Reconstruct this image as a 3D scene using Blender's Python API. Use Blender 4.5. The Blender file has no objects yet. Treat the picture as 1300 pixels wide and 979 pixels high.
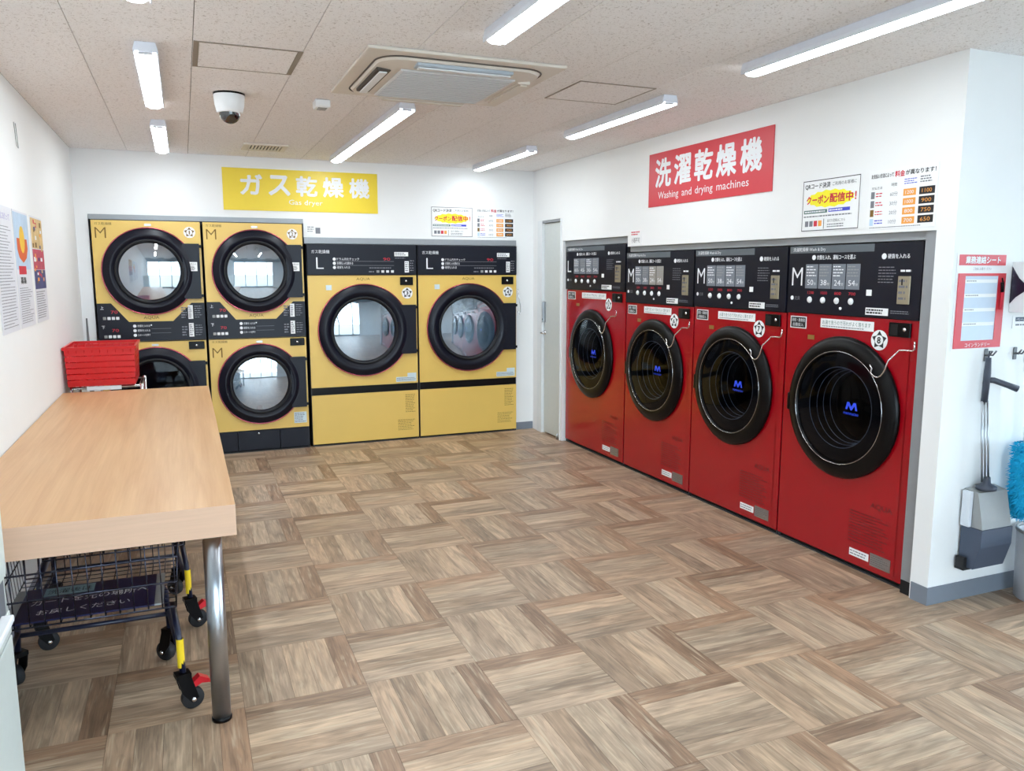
import bpy, bmesh, math, random
from mathutils import Vector, Matrix

# ------------------------------------------------------------------ camera, sky, exposure
scene = bpy.context.scene
col = scene.collection
CAM_H = 1.6
cd = bpy.data.cameras.new('camera'); cam = bpy.data.objects.new('camera', cd); col.objects.link(cam)
cd.sensor_fit = 'HORIZONTAL'; cd.sensor_width = 36.0; cd.lens = 36.0 * 1003.77 / 1300.0
cd.clip_start = 0.05; cd.clip_end = 200
cam.location = (0, 0, CAM_H)
yaw, pitch = math.radians(22.396), math.radians(8.277)
fwd = Vector((math.sin(yaw) * math.cos(pitch), math.cos(yaw) * math.cos(pitch), -math.sin(pitch)))
cam.rotation_euler = fwd.to_track_quat('-Z', 'Y').to_euler()
scene.camera = cam

w = bpy.data.worlds.new('overcast_sky'); scene.world = w; w.use_nodes = True
bgn = w.node_tree.nodes['Background']
bgn.inputs['Color'].default_value = (0.72, 0.87, 1.0, 1)
SKY = 7.0
bgn.inputs['Strength'].default_value = SKY
LAMP = 23.0
scene.view_settings.view_transform = 'Standard'
scene.view_settings.look = 'None'
scene.view_settings.gamma = 1.0
scene.view_settings.use_curve_mapping = False
scene.view_settings.exposure = 0.56

# ------------------------------------------------------------------ materials
def srgb(r, g, b):
    f = lambda c: (c / 255 / 12.92) if c / 255 <= 0.04045 else ((c / 255 + 0.055) / 1.055) ** 2.4
    return (f(r), f(g), f(b), 1)

MATS = {}
def mat(name, rgb, rough=0.5, metal=0.0, var=0.04, scale=30.0, bump=0.0, bscale=200.0, coat=0.0, spec=0.5, aniso=None):
    if name in MATS: return MATS[name]
    m = bpy.data.materials.new(name); m.use_nodes = True; MATS[name] = m
    nt = m.node_tree; b = nt.nodes['Principled BSDF']
    c = srgb(*rgb)
    tc = nt.nodes.new('ShaderNodeTexCoord')
    mp = nt.nodes.new('ShaderNodeMapping'); nt.links.new(tc.outputs['Object'], mp.inputs['Vector'])
    if aniso: mp.inputs['Scale'].default_value = aniso
    n = nt.nodes.new('ShaderNodeTexNoise'); n.inputs['Scale'].default_value = scale; n.inputs['Detail'].default_value = 3
    nt.links.new(mp.outputs['Vector'], n.inputs['Vector'])
    mx = nt.nodes.new('ShaderNodeMix'); mx.data_type = 'RGBA'
    mx.inputs[6].default_value = tuple(min(1, v * (1 - var)) for v in c[:3]) + (1,)
    mx.inputs[7].default_value = tuple(min(1, v * (1 + var)) for v in c[:3]) + (1,)
    nt.links.new(n.outputs['Fac'], mx.inputs[0]); nt.links.new(mx.outputs[2], b.inputs['Base Color'])
    b.inputs['Roughness'].default_value = rough; b.inputs['Metallic'].default_value = metal
    b.inputs['Coat Weight'].default_value = coat; b.inputs['Coat Roughness'].default_value = 0.08
    b.inputs['Specular IOR Level'].default_value = spec
    if bump:
        n2 = nt.nodes.new('ShaderNodeTexNoise'); n2.inputs['Scale'].default_value = bscale; n2.inputs['Detail'].default_value = 4
        nt.links.new(tc.outputs['Object'], n2.inputs['Vector'])
        bp = nt.nodes.new('ShaderNodeBump'); bp.inputs['Strength'].default_value = bump; bp.inputs['Distance'].default_value = 0.003
        nt.links.new(n2.outputs['Fac'], bp.inputs['Height']); nt.links.new(bp.outputs['Normal'], b.inputs['Normal'])
    return m

def glass_mat(name, tint, refl=0.06, rough=0.02, ior=1.5, gcol=(1, 1, 1, 1)):
    m = bpy.data.materials.new(name); m.use_nodes = True; MATS[name] = m
    nt = m.node_tree; nt.nodes.remove(nt.nodes['Principled BSDF'])
    out = nt.nodes['Material Output']
    tr = nt.nodes.new('ShaderNodeBsdfTransparent'); tr.inputs['Color'].default_value = tint
    gl = nt.nodes.new('ShaderNodeBsdfGlossy'); gl.inputs['Roughness'].default_value = rough; gl.inputs['Color'].default_value = gcol
    fr = nt.nodes.new('ShaderNodeFresnel'); fr.inputs['IOR'].default_value = ior
    ad = nt.nodes.new('ShaderNodeMath'); ad.operation = 'ADD'; ad.inputs[1].default_value = refl; ad.use_clamp = True
    mx = nt.nodes.new('ShaderNodeMixShader')
    nt.links.new(fr.outputs[0], ad.inputs[0]); nt.links.new(ad.outputs[0], mx.inputs[0])
    nt.links.new(tr.outputs[0], mx.inputs[1]); nt.links.new(gl.outputs[0], mx.inputs[2])
    nt.links.new(mx.outputs[0], out.inputs['Surface'])
    return m

def emit_mat(name, rgb, strength):
    m = bpy.data.materials.new(name); m.use_nodes = True; MATS[name] = m
    b = m.node_tree.nodes['Principled BSDF']
    b.inputs['Base Color'].default_value = (0.9, 0.9, 0.9, 1)
    b.inputs['Emission Color'].default_value = rgb; b.inputs['Emission Strength'].default_value = strength
    return m

WALL = mat('white_wallpaper', (238, 239, 239), 0.75, var=0.015, scale=6, bump=0.10, bscale=400)
BASEB = mat('grey_vinyl_skirting', (122, 129, 141), 0.55)
GREYTRIM = mat('grey_metal_trim', (150, 154, 158), 0.4, 0.3)
WHITE = mat('white_plastic', (236, 238, 240), 0.4)
WHITEP = mat('white_paper', (240, 241, 242), 0.7, var=0.01)
BLACK = mat('black_plastic', (6, 6, 8), 0.32, spec=0.2)
NAVY = mat('blue_black_panel', (13, 16, 30), 0.35, spec=0.3)
GAP = mat('dark_gap', (10, 10, 12), 0.8)
RUBBER = mat('dark_rubber', (24, 25, 29), 0.7)
YEL = mat('yellow_enamel', (228, 192, 100), 0.35, var=0.03, scale=5)
RED = mat('red_enamel', (160, 4, 22), 0.25, var=0.04, scale=4, coat=0.3)
RIMGLINT = mat('pink_rim_glint', (190, 92, 108), 0.25, 0.8)  # pinkish metal paints highlights and red reflections on the door rims
STEEL = mat('stainless_steel', (176, 180, 186), 0.28, 1.0, var=0.05)
DRUM = mat('drum_steel', (214, 228, 240), 0.45, 0.15, var=0.06)
DRUMD = mat('washer_drum_steel', (40, 44, 54), 0.4, 0.8, var=0.06)
CHROME = mat('chrome', (225, 226, 230), 0.12, 1.0, var=0.02)
INKW = mat('white_print', (236, 238, 242), 0.6)
INKK = mat('black_print', (24, 24, 28), 0.6)
INKG = mat('grey_print', (118, 120, 128), 0.6)
INKR = mat('red_print', (205, 40, 60), 0.6)
INKO = mat('orange_print', (236, 160, 70), 0.6)
INKB = mat('blue_print', (60, 70, 200), 0.6)
INKY = mat('yellow_print', (246, 236, 40), 0.6)
INKDR = mat('dark_red_print', (96, 10, 14), 0.6)
INKDY = mat('brown_print', (120, 88, 24), 0.6)
CARD = mat('grey_course_card', (118, 124, 134), 0.4)
SIGNY = mat('yellow_sign_film', (236, 208, 46), 0.4, var=0.02)
SIGNR = mat('red_sign_film', (206, 46, 60), 0.4, var=0.02)
BLUE = mat('navy_tube', (22, 26, 48), 0.35)
REDPL = mat('red_basket_plastic', (205, 14, 22), 0.3, var=0.05)
LOGO = mat('blue_logo_print', (38, 74, 232), 0.5)
GREYPL = mat('grey_plastic', (150, 152, 152), 0.5)
SLATE = mat('slate_plastic', (66, 76, 94), 0.5)
CABM = mat('pale_grey_metal', (205, 212, 208), 0.35)
LED = emit_mat('lamp_cover_glow', (0.88, 0.96, 1.0, 1), LAMP)
G_DRY = glass_mat('dryer_glass', (0.78, 0.90, 0.97, 1), 0.30)
G_WASH = glass_mat('washer_glass', (0.34, 0.38, 0.46, 1), 0.0, ior=1.22)
G_PANE = glass_mat('storefront_glass', (0.96, 0.98, 0.98, 1), 0.0)
G_DOME = glass_mat('smoked_dome', (0.05, 0.05, 0.07, 1), 0.08)

def wood_mat():
    m = bpy.data.materials.new('oak_laminate'); m.use_nodes = True; MATS['oak'] = m
    nt = m.node_tree; b = nt.nodes['Principled BSDF']
    tc = nt.nodes.new('ShaderNodeTexCoord')
    def noise(sc, scale, detail):
        mp = nt.nodes.new('ShaderNodeMapping'); mp.inputs['Scale'].default_value = sc
        nt.links.new(tc.outputs['Object'], mp.inputs['Vector'])
        n = nt.nodes.new('ShaderNodeTexNoise'); n.inputs['Scale'].default_value = scale; n.inputs['Detail'].default_value = detail
        n.inputs['Distortion'].default_value = 0.6
        nt.links.new(mp.outputs['Vector'], n.inputs['Vector']); return n
    a = noise((9, 0.5, 9), 2.2, 6); c = noise((120, 2.5, 120), 1.0, 3)
    mx = nt.nodes.new('ShaderNodeMath'); mx.operation = 'MULTIPLY_ADD'; mx.inputs[1].default_value = 0.35
    nt.links.new(c.outputs['Fac'], mx.inputs[0]); nt.links.new(a.outputs['Fac'], mx.inputs[2])
    r = nt.nodes.new('ShaderNodeValToRGB'); e = r.color_ramp.elements
    e[0].position = 0.38; e[0].color = srgb(186, 138, 92); e[1].position = 0.95; e[1].color = srgb(210, 169, 124)
    nt.links.new(mx.outputs[0], r.inputs['Fac']); nt.links.new(r.outputs['Color'], b.inputs['Base Color'])
    b.inputs['Roughness'].default_value = 0.38
    return m
OAK = wood_mat()

def floor_mat():
    m = bpy.data.materials.new('parquet_vinyl'); m.use_nodes = True; MATS['parquet'] = m
    nt = m.node_tree; b = nt.nodes['Principled BSDF']
    at = nt.nodes.new('ShaderNodeAttribute'); at.attribute_name = 'tint'
    gr = nt.nodes.new('ShaderNodeAttribute'); gr.attribute_name = 'grain'
    def noise(sc, detail, dist=0.0):
        mp = nt.nodes.new('ShaderNodeMapping'); mp.inputs['Scale'].default_value = sc
        nt.links.new(gr.outputs['Vector'], mp.inputs['Vector'])
        n = nt.nodes.new('ShaderNodeTexNoise'); n.inputs['Scale'].default_value = 1.0; n.inputs['Detail'].default_value = detail
        n.inputs['Distortion'].default_value = dist
        nt.links.new(mp.outputs['Vector'], n.inputs['Vector']); return n
    fine = noise((7, 150, 1), 5, 0.4); broad = noise((4.5, 26, 1), 4, 0.8)
    r1 = nt.nodes.new('ShaderNodeMapRange'); r1.inputs['From Min'].default_value = 0.25; r1.inputs['From Max'].default_value = 0.75
    r1.inputs['To Min'].default_value = 0.78; r1.inputs['To Max'].default_value = 1.2
    nt.links.new(fine.outputs['Fac'], r1.inputs['Value'])
    r2 = nt.nodes.new('ShaderNodeMapRange'); r2.inputs['From Min'].default_value = 0.28; r2.inputs['From Max'].default_value = 0.72
    r2.inputs['To Min'].default_value = 0.62; r2.inputs['To Max'].default_value = 1.34
    nt.links.new(broad.outputs['Fac'], r2.inputs['Value'])
    mu = nt.nodes.new('ShaderNodeMath'); mu.operation = 'MULTIPLY'
    nt.links.new(r1.outputs[0], mu.inputs[0]); nt.links.new(r2.outputs[0], mu.inputs[1])
    vm = nt.nodes.new('ShaderNodeVectorMath'); vm.operation = 'SCALE'
    nt.links.new(at.outputs['Color'], vm.inputs[0]); nt.links.new(mu.outputs[0], vm.inputs['Scale'])
    st = noise((5, 70, 1), 3, 0.5)                     # pale limed streaks
    r3 = nt.nodes.new('ShaderNodeMapRange'); r3.inputs['From Min'].default_value = 0.56; r3.inputs['From Max'].default_value = 0.70
    r3.inputs['To Max'].default_value = 0.62
    nt.links.new(st.outputs['Fac'], r3.inputs['Value'])
    mxs = nt.nodes.new('ShaderNodeMix'); mxs.data_type = 'RGBA'; mxs.inputs[7].default_value = srgb(198, 179, 153)
    nt.links.new(r3.outputs[0], mxs.inputs[0]); nt.links.new(vm.outputs['Vector'], mxs.inputs[6])
    kn = noise((9, 14, 1), 2, 0.0)                     # dark knots
    r4 = nt.nodes.new('ShaderNodeMapRange'); r4.inputs['From Min'].default_value = 0.70; r4.inputs['From Max'].default_value = 0.80
    r4.inputs['To Max'].default_value = 0.6
    nt.links.new(kn.outputs['Fac'], r4.inputs['Value'])
    mxk = nt.nodes.new('ShaderNodeMix'); mxk.data_type = 'RGBA'; mxk.inputs[7].default_value = srgb(104, 84, 68)
    nt.links.new(r4.outputs[0], mxk.inputs[0]); nt.links.new(mxs.outputs[2], mxk.inputs[6])
    nt.links.new(mxk.outputs[2], b.inputs['Base Color'])
    b.inputs['Roughness'].default_value = 0.42
    bp = nt.nodes.new('ShaderNodeBump'); bp.inputs['Strength'].default_value = 0.12; bp.inputs['Distance'].default_value = 0.002
    nt.links.new(fine.outputs['Fac'], bp.inputs['Height']); nt.links.new(bp.outputs['Normal'], b.inputs['Normal'])
    return m
PARQ = floor_mat()

def ceil_mat():
    m = bpy.data.materials.new('pitted_gypsum_board'); m.use_nodes = True; MATS['gypsum'] = m
    nt = m.node_tree; b = nt.nodes['Principled BSDF']
    tc = nt.nodes.new('ShaderNodeTexCoord')
    n = nt.nodes.new('ShaderNodeTexNoise'); n.inputs['Scale'].default_value = 95; n.inputs['Detail'].default_value = 3
    n.inputs['Distortion'].default_value = 1.2
    nt.links.new(tc.outputs['Object'], n.inputs['Vector'])
    r = nt.nodes.new('ShaderNodeValToRGB'); e = r.color_ramp.elements
    e[0].position = 0.33; e[0].color = srgb(200, 193, 189); e[1].position = 0.43; e[1].color = srgb(243, 240, 239)
    nt.links.new(n.outputs['Fac'], r.inputs['Fac']); nt.links.new(r.outputs['Color'], b.inputs['Base Color'])
    b.inputs['Roughness'].default_value = 0.9
    bp = nt.nodes.new('ShaderNodeBump'); bp.inputs['Strength'].default_value = 0.3; bp.inputs['Distance'].default_value = 0.003
    nt.links.new(n.outputs['Fac'], bp.inputs['Height']); nt.links.new(bp.outputs['Normal'], b.inputs['Normal'])
    return m
GYPS = ceil_mat()

# ------------------------------------------------------------------ mesh helpers
def box(bm, x0, x1, y0, y1, z0, z1, bev=0.0, seg=2):
    t = bmesh.new() if bev else bm
    vs = [t.verts.new((x, y, z)) for x in (x0, x1) for y in (y0, y1) for z in (z0, z1)]
    for f in ((0, 1, 3, 2), (4, 6, 7, 5), (0, 4, 5, 1), (2, 3, 7, 6), (0, 2, 6, 4), (1, 5, 7, 3)):
        t.faces.new([vs[i] for i in f])
    if bev:
        bmesh.ops.bevel(t, geom=list(t.edges), offset=bev, segments=seg, affect='EDGES', profile=0.5)
        join(bm, t)
    return bm
def join(bm, t):
    mp = {v: bm.verts.new(v.co) for v in t.verts}
    for f in t.faces:
        nf = bm.faces.new([mp[v] for v in f.verts]); nf.smooth = f.smooth
    t.free()
def B(*a, **k): return box(bmesh.new(), *a, **k)
def frame_from(d):
    d = d.normalized(); up = Vector((0, 0, 1)) if abs(d.z) < 0.9 else Vector((1, 0, 0))
    a = d.cross(up).normalized(); return a, a.cross(d).normalized()
def tube(bm, pts, r, seg=8, cap=True):
    pts = [Vector(p) for p in pts]; rings = []
    rr = r if isinstance(r, (list, tuple)) else [r] * len(pts)
    for i, p in enumerate(pts):
        d = (pts[min(i + 1, len(pts) - 1)] - pts[max(i - 1, 0)])
        a, b = frame_from(d)
        if rings:  # keep orientation continuous
            a = (pa - d.normalized() * pa.dot(d.normalized())).normalized(); b = d.normalized().cross(a) * -1
            b = a.cross(d.normalized())
        pa = a
        rings.append([bm.verts.new(p + (a * math.cos(2 * math.pi * k / seg) + b * math.sin(2 * math.pi * k / seg)) * rr[i]) for k in range(seg)])
    for i in range(len(rings) - 1):
        for k in range(seg):
            f = bm.faces.new((rings[i][k], rings[i][(k + 1) % seg], rings[i + 1][(k + 1) % seg], rings[i + 1][k])); f.smooth = True
    if cap:
        bm.faces.new(rings[0][::-1]); bm.faces.new(rings[-1])
    return bm
def T(pts, r, seg=8): return tube(bmesh.new(), pts, r, seg)
def lathe(bm, prof, c, axis='y', seg=48, a0=0.0, a1=2 * math.pi, closed=False):
    """prof: (radius, offset along axis)"""
    full = abs(a1 - a0 - 2 * math.pi) < 1e-6
    n = seg if full else seg + 1
    rings = []
    for (r, h) in prof:
        ring = []
        for k in range(n):
            t = a0 + (a1 - a0) * k / seg
            u, v = r * math.cos(t), r * math.sin(t)
            if axis == 'y': co = (c[0] + u, c[1] + h, c[2] + v)
            elif axis == 'z': co = (c[0] + u, c[1] + v, c[2] + h)
            else: co = (c[0] + h, c[1] + u, c[2] + v)
            if r < 1e-6 and ring: ring.append(ring[0]); continue
            ring.append(bm.verts.new(co))
        rings.append(ring)
    pr = list(zip(rings[:-1], rings[1:]))
    if closed: pr.append((rings[-1], rings[0]))
    for A, Bq in pr:
        for k in range(seg):
            j = (k + 1) % n
            q = []
            for v in (A[k], A[j], Bq[j], Bq[k]):
                if v not in q: q.append(v)
            if len(q) > 2:
                f = bm.faces.new(q); f.smooth = True
    return bm
def L(prof, c, **k): return lathe(bmesh.new(), prof, c, **k)
def prism(bm, poly, y0, y1):
    """polygon in x,z extruded along y"""
    a = [bm.verts.new((x, y0, z)) for x, z in poly]; b = [bm.verts.new((x, y1, z)) for x, z in poly]
    bm.faces.new(a); bm.faces.new(b[::-1]); n = len(poly)
    for i in range(n): bm.faces.new((a[i], b[i], b[(i + 1) % n], a[(i + 1) % n]))
    return bm
def P(poly, y0, y1): return prism(bmesh.new(), poly, y0, y1)
def prismx(bm, poly, x0, x1):
    a = [bm.verts.new((x0, y, z)) for y, z in poly]; b = [bm.verts.new((x1, y, z)) for y, z in poly]
    bm.faces.new(a); bm.faces.new(b[::-1]); n = len(poly)
    for i in range(n): bm.faces.new((a[i], b[i], b[(i + 1) % n], a[(i + 1) % n]))
    return bm
def quad(bm, x0, x1, z0, z1, y):
    bm.faces.new([bm.verts.new(v) for v in ((x0, y, z0), (x1, y, z0), (x1, y, z1), (x0, y, z1))])
def smooth_mesh(me, ang=35):
    me.update()
def obj(name, bm, material, parent=None, label=None, kind=None):
    me = bpy.data.meshes.new(name)
    bmesh.ops.recalc_face_normals(bm, faces=list(bm.faces))
    bm.to_mesh(me); bm.free(); me.materials.append(material)
    o = bpy.data.objects.new(name, me); col.objects.link(o)
    if parent: o.parent = parent
    if label: o['label'] = label
    if kind: o['kind'] = kind
    return o
def thing(name, label, cat, loc=(0, 0, 0), rz=0.0, group=None):
    o = bpy.data.objects.new(name, None); col.objects.link(o)
    o.location = loc; o.rotation_euler = (0, 0, rz); o.empty_display_size = 0.1
    o['label'] = label; o['category'] = cat
    if group: o['group'] = group
    return o
def tag(o, label, cat, group=None):
    o['label'] = label; o['category'] = cat
    if group: o['group'] = group
    return o
def struct(name, bm, m): return obj(name, bm, m, kind='structure')

TXT = {}
def tdata(s, bold):
    if (s, bold) not in TXT:
        c = bpy.data.curves.new('lettering', 'FONT'); c.body = s; c.resolution_u = 2
        if bold < 0: c.offset = bold
        o = bpy.data.objects.new('lettering', c); m = o.to_mesh()
        vs = [v.co.copy() for v in m.vertices]; fs = [tuple(p.vertices) for p in m.polygons]
        if bold > 0:                                   # heavier strokes: the glyph again, shifted by a stroke
            base, n = list(vs), len(vs); fb = list(fs)
            for dx, dy in ((1, 0), (-1, 0), (0, 1), (0, -1), (.7, .7), (-.7, -.7), (.7, -.7), (-.7, .7)):
                k = len(vs); lay = (k // n) * 0.00006; vs += [Vector((v.x + dx * bold, v.y + dy * bold, lay)) for v in base]; fs += [tuple(i + k for i in f) for f in fb]
        o.to_mesh_clear(); bpy.data.objects.remove(o); bpy.data.curves.remove(c)
        x0 = min(v.x for v in vs); x1 = max(v.x for v in vs); z0 = min(v.y for v in vs); z1 = max(v.y for v in vs)
        TXT[(s, bold)] = ([((v.x - x0) / (x1 - x0), (v.y - z0) / (z1 - z0), v.z) for v in vs], fs)
    return TXT[(s, bold)]
def text(parent, s, x0, x1, z0, z1, m, y=-0.003, bold=0.0, name='lettering', shear=0.0):
    vs, fs = tdata(s, bold)
    me = bpy.data.meshes.new(name)
    me.from_pydata([(x0 + u * (x1 - x0), y - q, z0 + v * (z1 - z0) + shear * u) for u, v, q in vs], [], fs)
    me.materials.append(m)
    o = bpy.data.objects.new(name, me); col.objects.link(o); o.parent = parent
    return o
def lines(parent, x0, x1, z0, z1, n, m, y=-0.003, fill=0.5, seed=0, name='printed_lines', words=True):
    """rows of small print, too small to read"""
    rnd = random.Random(seed); bm = bmesh.new(); h = (z1 - z0) / n
    for i in range(n):
        zc = z1 - h * (i + 0.5); x = x0; end = x1 - (x1 - x0) * (rnd.random() * 0.35 if words else 0)
        while x < end - 1e-4:
            l = min(end - x, h * rnd.uniform(0.6, 1.6)) if words else end - x
            quad(bm, x, x + l, zc - h * fill / 2, zc + h * fill / 2, y); x += l + h * 0.25
    return obj(name, bm, m, parent)
def sheet(parent, name, x0, x1, z0, z1, m, y0=-0.002, t=0.0015):
    return obj(name, B(x0, x1, y0 - t, y0, z0, z1), m, parent)

R90 = math.radians(90)
XR, YB, XL, YP, ZC = 3.23, 7.28, -0.775, 2.59, 2.56     # right wall, back wall, left wall, near return wall, ceiling
YF, XE = -1.8, 5.6                                       # storefront and far right window line

# ------------------------------------------------------------------ floor: slab plus parquet strips
fl = struct('floor', B(XL - 0.1, XE + 0.1, YF - 0.1, 8.3, -0.12, -0.0025), mat('floor_adhesive', (96, 74, 56), 0.8))
S, GX, GY = 0.4538, 0.5769, 2.8934
rnd = random.Random(5)
PAL = [(168, 142, 118), (160, 135, 112), (178, 153, 128), (172, 147, 123), (149, 119, 95)]
def inside(x0, x1, y0, y1):
    if x1 <= XL or x0 >= XE or y1 <= YF or y0 >= YB: return None
    c = [max(x0, XL), min(x1, XE), max(y0, YF), min(y1, YB)]
    if c[0] > XR + 0.02 and c[2] > YP + 0.02: return None
    if c[0] < XR < c[1] and c[2] > YP: c[1] = XR + 0.05
    if c[2] < YP < c[3] and c[0] > XR: c[3] = YP
    return c if c[1] - c[0] > 0.004 and c[3] - c[2] > 0.004 else None
planks = []
ci = math.cos(yaw); si = math.sin(yaw)
for i in range(-4, 13):
    for j in range(-11, 11):
        vert = (i + j) % 2 == 1
        for k in range(5):
            wdt = S / 5
            if vert: r = (GX + i * S + k * wdt, GX + i * S + (k + 1) * wdt, GY + j * S, GY + (j + 1) * S)
            else: r = (GX + i * S, GX + (i + 1) * S, GY + j * S + k * wdt, GY + j * S + (k + 1) * wdt)
            c = inside(*r)
            if not c: continue
            v = rnd.uniform(0.80, 1.16); wm = rnd.uniform(-0.03, 0.03)
            t = srgb(*PAL[k]); tint = (t[0] * v * (1 + wm), t[1] * v, t[2] * v * (1 - wm), 1)
            cx_, cy_ = (c[0] + c[1]) / 2, (c[2] + c[3]) / 2
            dep = cy_ * ci * math.cos(pitch) + cx_ * si * math.cos(pitch) + CAM_H * math.sin(pitch)
            u = 650 + 1003.8 * (cx_ * ci - cy_ * si) / max(dep, .05)
            vis = dep > 0.3 and 0 < u < 1300 and cy_ > 1.55 and not (XL < cx_ < 0.0 and cy_ > 4.3)
            planks.append((not vis, dep, c, vert, tint, rnd.random() * 50))
planks.sort(key=lambda q: (q[0], q[1]))
def plank_mesh(name, items):
    me = bpy.data.meshes.new(name); vs = []; fs = []; g = []; tn = []
    for (_, _, c, vert, tint, seed) in items:
        e = 0.0006; b = len(vs)
        x0, x1, y0, y1 = c[0] + e, c[1] - e, c[2] + e, c[3] - e
        vs += [(x0, y0, 0), (x1, y0, 0), (x1, y1, 0), (x0, y1, 0), (x0, y0, -0.0024), (x1, y0, -0.0024), (x1, y1, -0.0024), (x0, y1, -0.0024)]
        fs += [tuple(b + q for q in f) for f in ((0, 1, 2, 3), (4, 7, 6, 5), (0, 4, 5, 1), (1, 5, 6, 2), (2, 6, 7, 3), (3, 7, 4, 0))]
        for p in vs[b:b + 8]:
            g.append((p[1], p[0], seed) if vert else (p[0], p[1], seed)); tn.append(tint)
    me.from_pydata(vs, [], fs)
    a = me.attributes.new('grain', 'FLOAT_VECTOR', 'POINT'); a.data.foreach_set('vector', [q for v in g for q in v])
    a = me.attributes.new('tint', 'FLOAT_COLOR', 'POINT'); a.data.foreach_set('color', [q for v in tn for q in v])
    me.materials.append(PARQ); return me
for it in planks[:300]:
    o = bpy.data.objects.new('plank', plank_mesh('plank', [it])); col.objects.link(o); o.parent = fl
o = bpy.data.objects.new('planks_beyond', plank_mesh('planks_beyond', planks[300:])); col.objects.link(o); o.parent = fl; o['kind'] = 'stuff'

# ------------------------------------------------------------------ ceiling boards
ce = struct('ceiling', B(XL - 0.1, XE + 0.1, YF - 0.1, 8.3, ZC + 0.012, ZC + 0.12), mat('ceiling_void', (96, 90, 86), 0.9))
HATCH = [(0.095, 0.548, 3.752, 4.20), (1.93, 2.383, 3.765, 4.205)]
boards = {}
for i in range(-1, 13):
    x0 = -0.363 + 0.4547 * i; x1 = x0 + 0.4547
    for j in range(-3, 7):
        y0 = 3.0 + (0.91 * j) + (0.455 if i % 2 else 0); y1 = y0 + 0.91
        a, b_, c, d = max(x0, XL), min(x1, XE), max(y0, YF), min(y1, YB)
        if a > XR + .02 and c > YP: continue
        if b_ > XR + .02 and d > YP:
            if a > XR: d = YP
            else: b_ = XR if c > YP else b_
        if b_ - a < 0.02 or d - c < 0.02: continue
        obj('board', B(a + 0.0013, b_ - 0.0013, c + 0.0006, d - 0.0006, ZC, ZC + 0.0115), GYPS, ce)

# ------------------------------------------------------------------ walls
struct('wall_left', B(XL - 0.12, XL, YF, 8.3, 0, ZC), WALL)
bm = bmesh.new()
box(bm, XL, -0.682, YB, YB + 0.1, 0, ZC); box(bm, -0.682, 1.005, YB, YB + 0.1, 2.05, ZC)
box(bm, 1.005, 3.040, YB, YB + 0.1, 1.892, ZC); box(bm, 3.040, XR + 0.1, YB, YB + 0.1, 0, ZC)
box(bm, XL, XR + 0.1, 8.2, 8.3, 0, ZC); box(bm, XR, XR + 0.1, YB + 0.1, 8.2, 0, ZC)
struct('wall_back', bm, WALL)
DY0, DY1, DZ = 6.66, 7.10, 2.045
bm = bmesh.new()
box(bm, XR, XR + 0.1, YP + 0.10, 5.462, 1.785, ZC)
box(bm, XR, XR + 0.1, 5.462, 6.615, 1.868, ZC); box(bm, XR, XR + 0.1, 6.615, DY0 - 0.02, 0, ZC)
box(bm, XR, XR + 0.1, DY0 - 0.02, DY1 + 0.06, DZ + 0.03, ZC); box(bm, XR, XR + 0.1, DY1 + 0.06, YB, 0, ZC)
box(bm, 4.25, 4.35, YP + 0.10, YB + 0.1, 0, ZC); box(bm, XR + 0.1, 4.25, YB, YB + 0.1, 0, ZC)
struct('wall_right', bm, WALL)
struct('wall_near_right', B(XR, XE, YP, YP + 0.10, 0, ZC), WALL)
# skirting
struct('baseboard_right', B(XR - 0.006, XR - 0.0005, YP - 0.006, 2.680, 0, 0.088), BASEB)
struct('baseboard_near_right', B(XR - 0.0002, XE - 0.05, YP - 0.006, YP - 0.0005, 0, 0.088), BASEB)
struct('baseboard_back', B(3.045, XR - 0.004, YB - 0.006, YB - 0.0005, 0, 0.075), BASEB)
struct('baseboard_left', B(XL + 0.0005, XL + 0.006, 2.52, YB - 0.01, 0, 0.075), BASEB)
# grey metal frames around the machine niches
struct('trim_1', B(-0.680, 1.003, YB - 0.012, YB + 0.06, 2.010, 2.0495), GREYTRIM)
struct('trim_2', B(1.006, 3.039, YB - 0.012, YB + 0.06, 1.839, 1.8915), GREYTRIM)
struct('trim_3', B(XR + 0.026, XR + 0.10, 2.7555, 5.461, 1.744, 1.7845), GREYTRIM)
struct('trim_4', B(XR + 0.026, XR + 0.10, 5.463, 6.613, 1.815, 1.8675), GREYTRIM)
struct('trim_5', B(XR + 0.012, XR + 0.10, 2.691, 2.755, 0.07, 1.7845), GREYTRIM)
struct('trim_6', B(XR + 0.012, XR + 0.10, 2.691, 2.755, 0.0, 0.069), GAP)
# service door
dr = struct('door_1', B(XR + 0.018, XR + 0.058, DY0, DY1 - 0.05, 0.012, DZ), mat('pale_grey_door', (206, 212, 210), 0.4))
bm = bmesh.new(); box(bm, XR - 0.01, XR + 0.06, DY1 - 0.045, DY1 + 0.058, 0, DZ + 0.028); box(bm, XR - 0.008, XR + 0.06, DY0 - 0.018, DY0 - 0.002, 0, DZ + 0.028)
obj('door_frame', bm, mat('white_door_frame', (228, 232, 234), 0.4), dr)
obj('door_head', B(XR - 0.004, XR + 0.06, DY0 - 0.002, DY1 - 0.046, DZ + 0.004, DZ + 0.028), GREYTRIM, dr)
h = obj('lock_case', B(XR - 0.012, XR + 0.018, DY1 - 0.085, DY1 - 0.058, 1.10, 1.30, bev=0.004), STEEL, dr)
obj('keyhole', L([(0.0, -0.004), (0.006, -0.003), (0.006, 0.003)], (XR - 0.013, DY1 - 0.071, 1.13), axis='x', seg=12), INKK, h)
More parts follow.
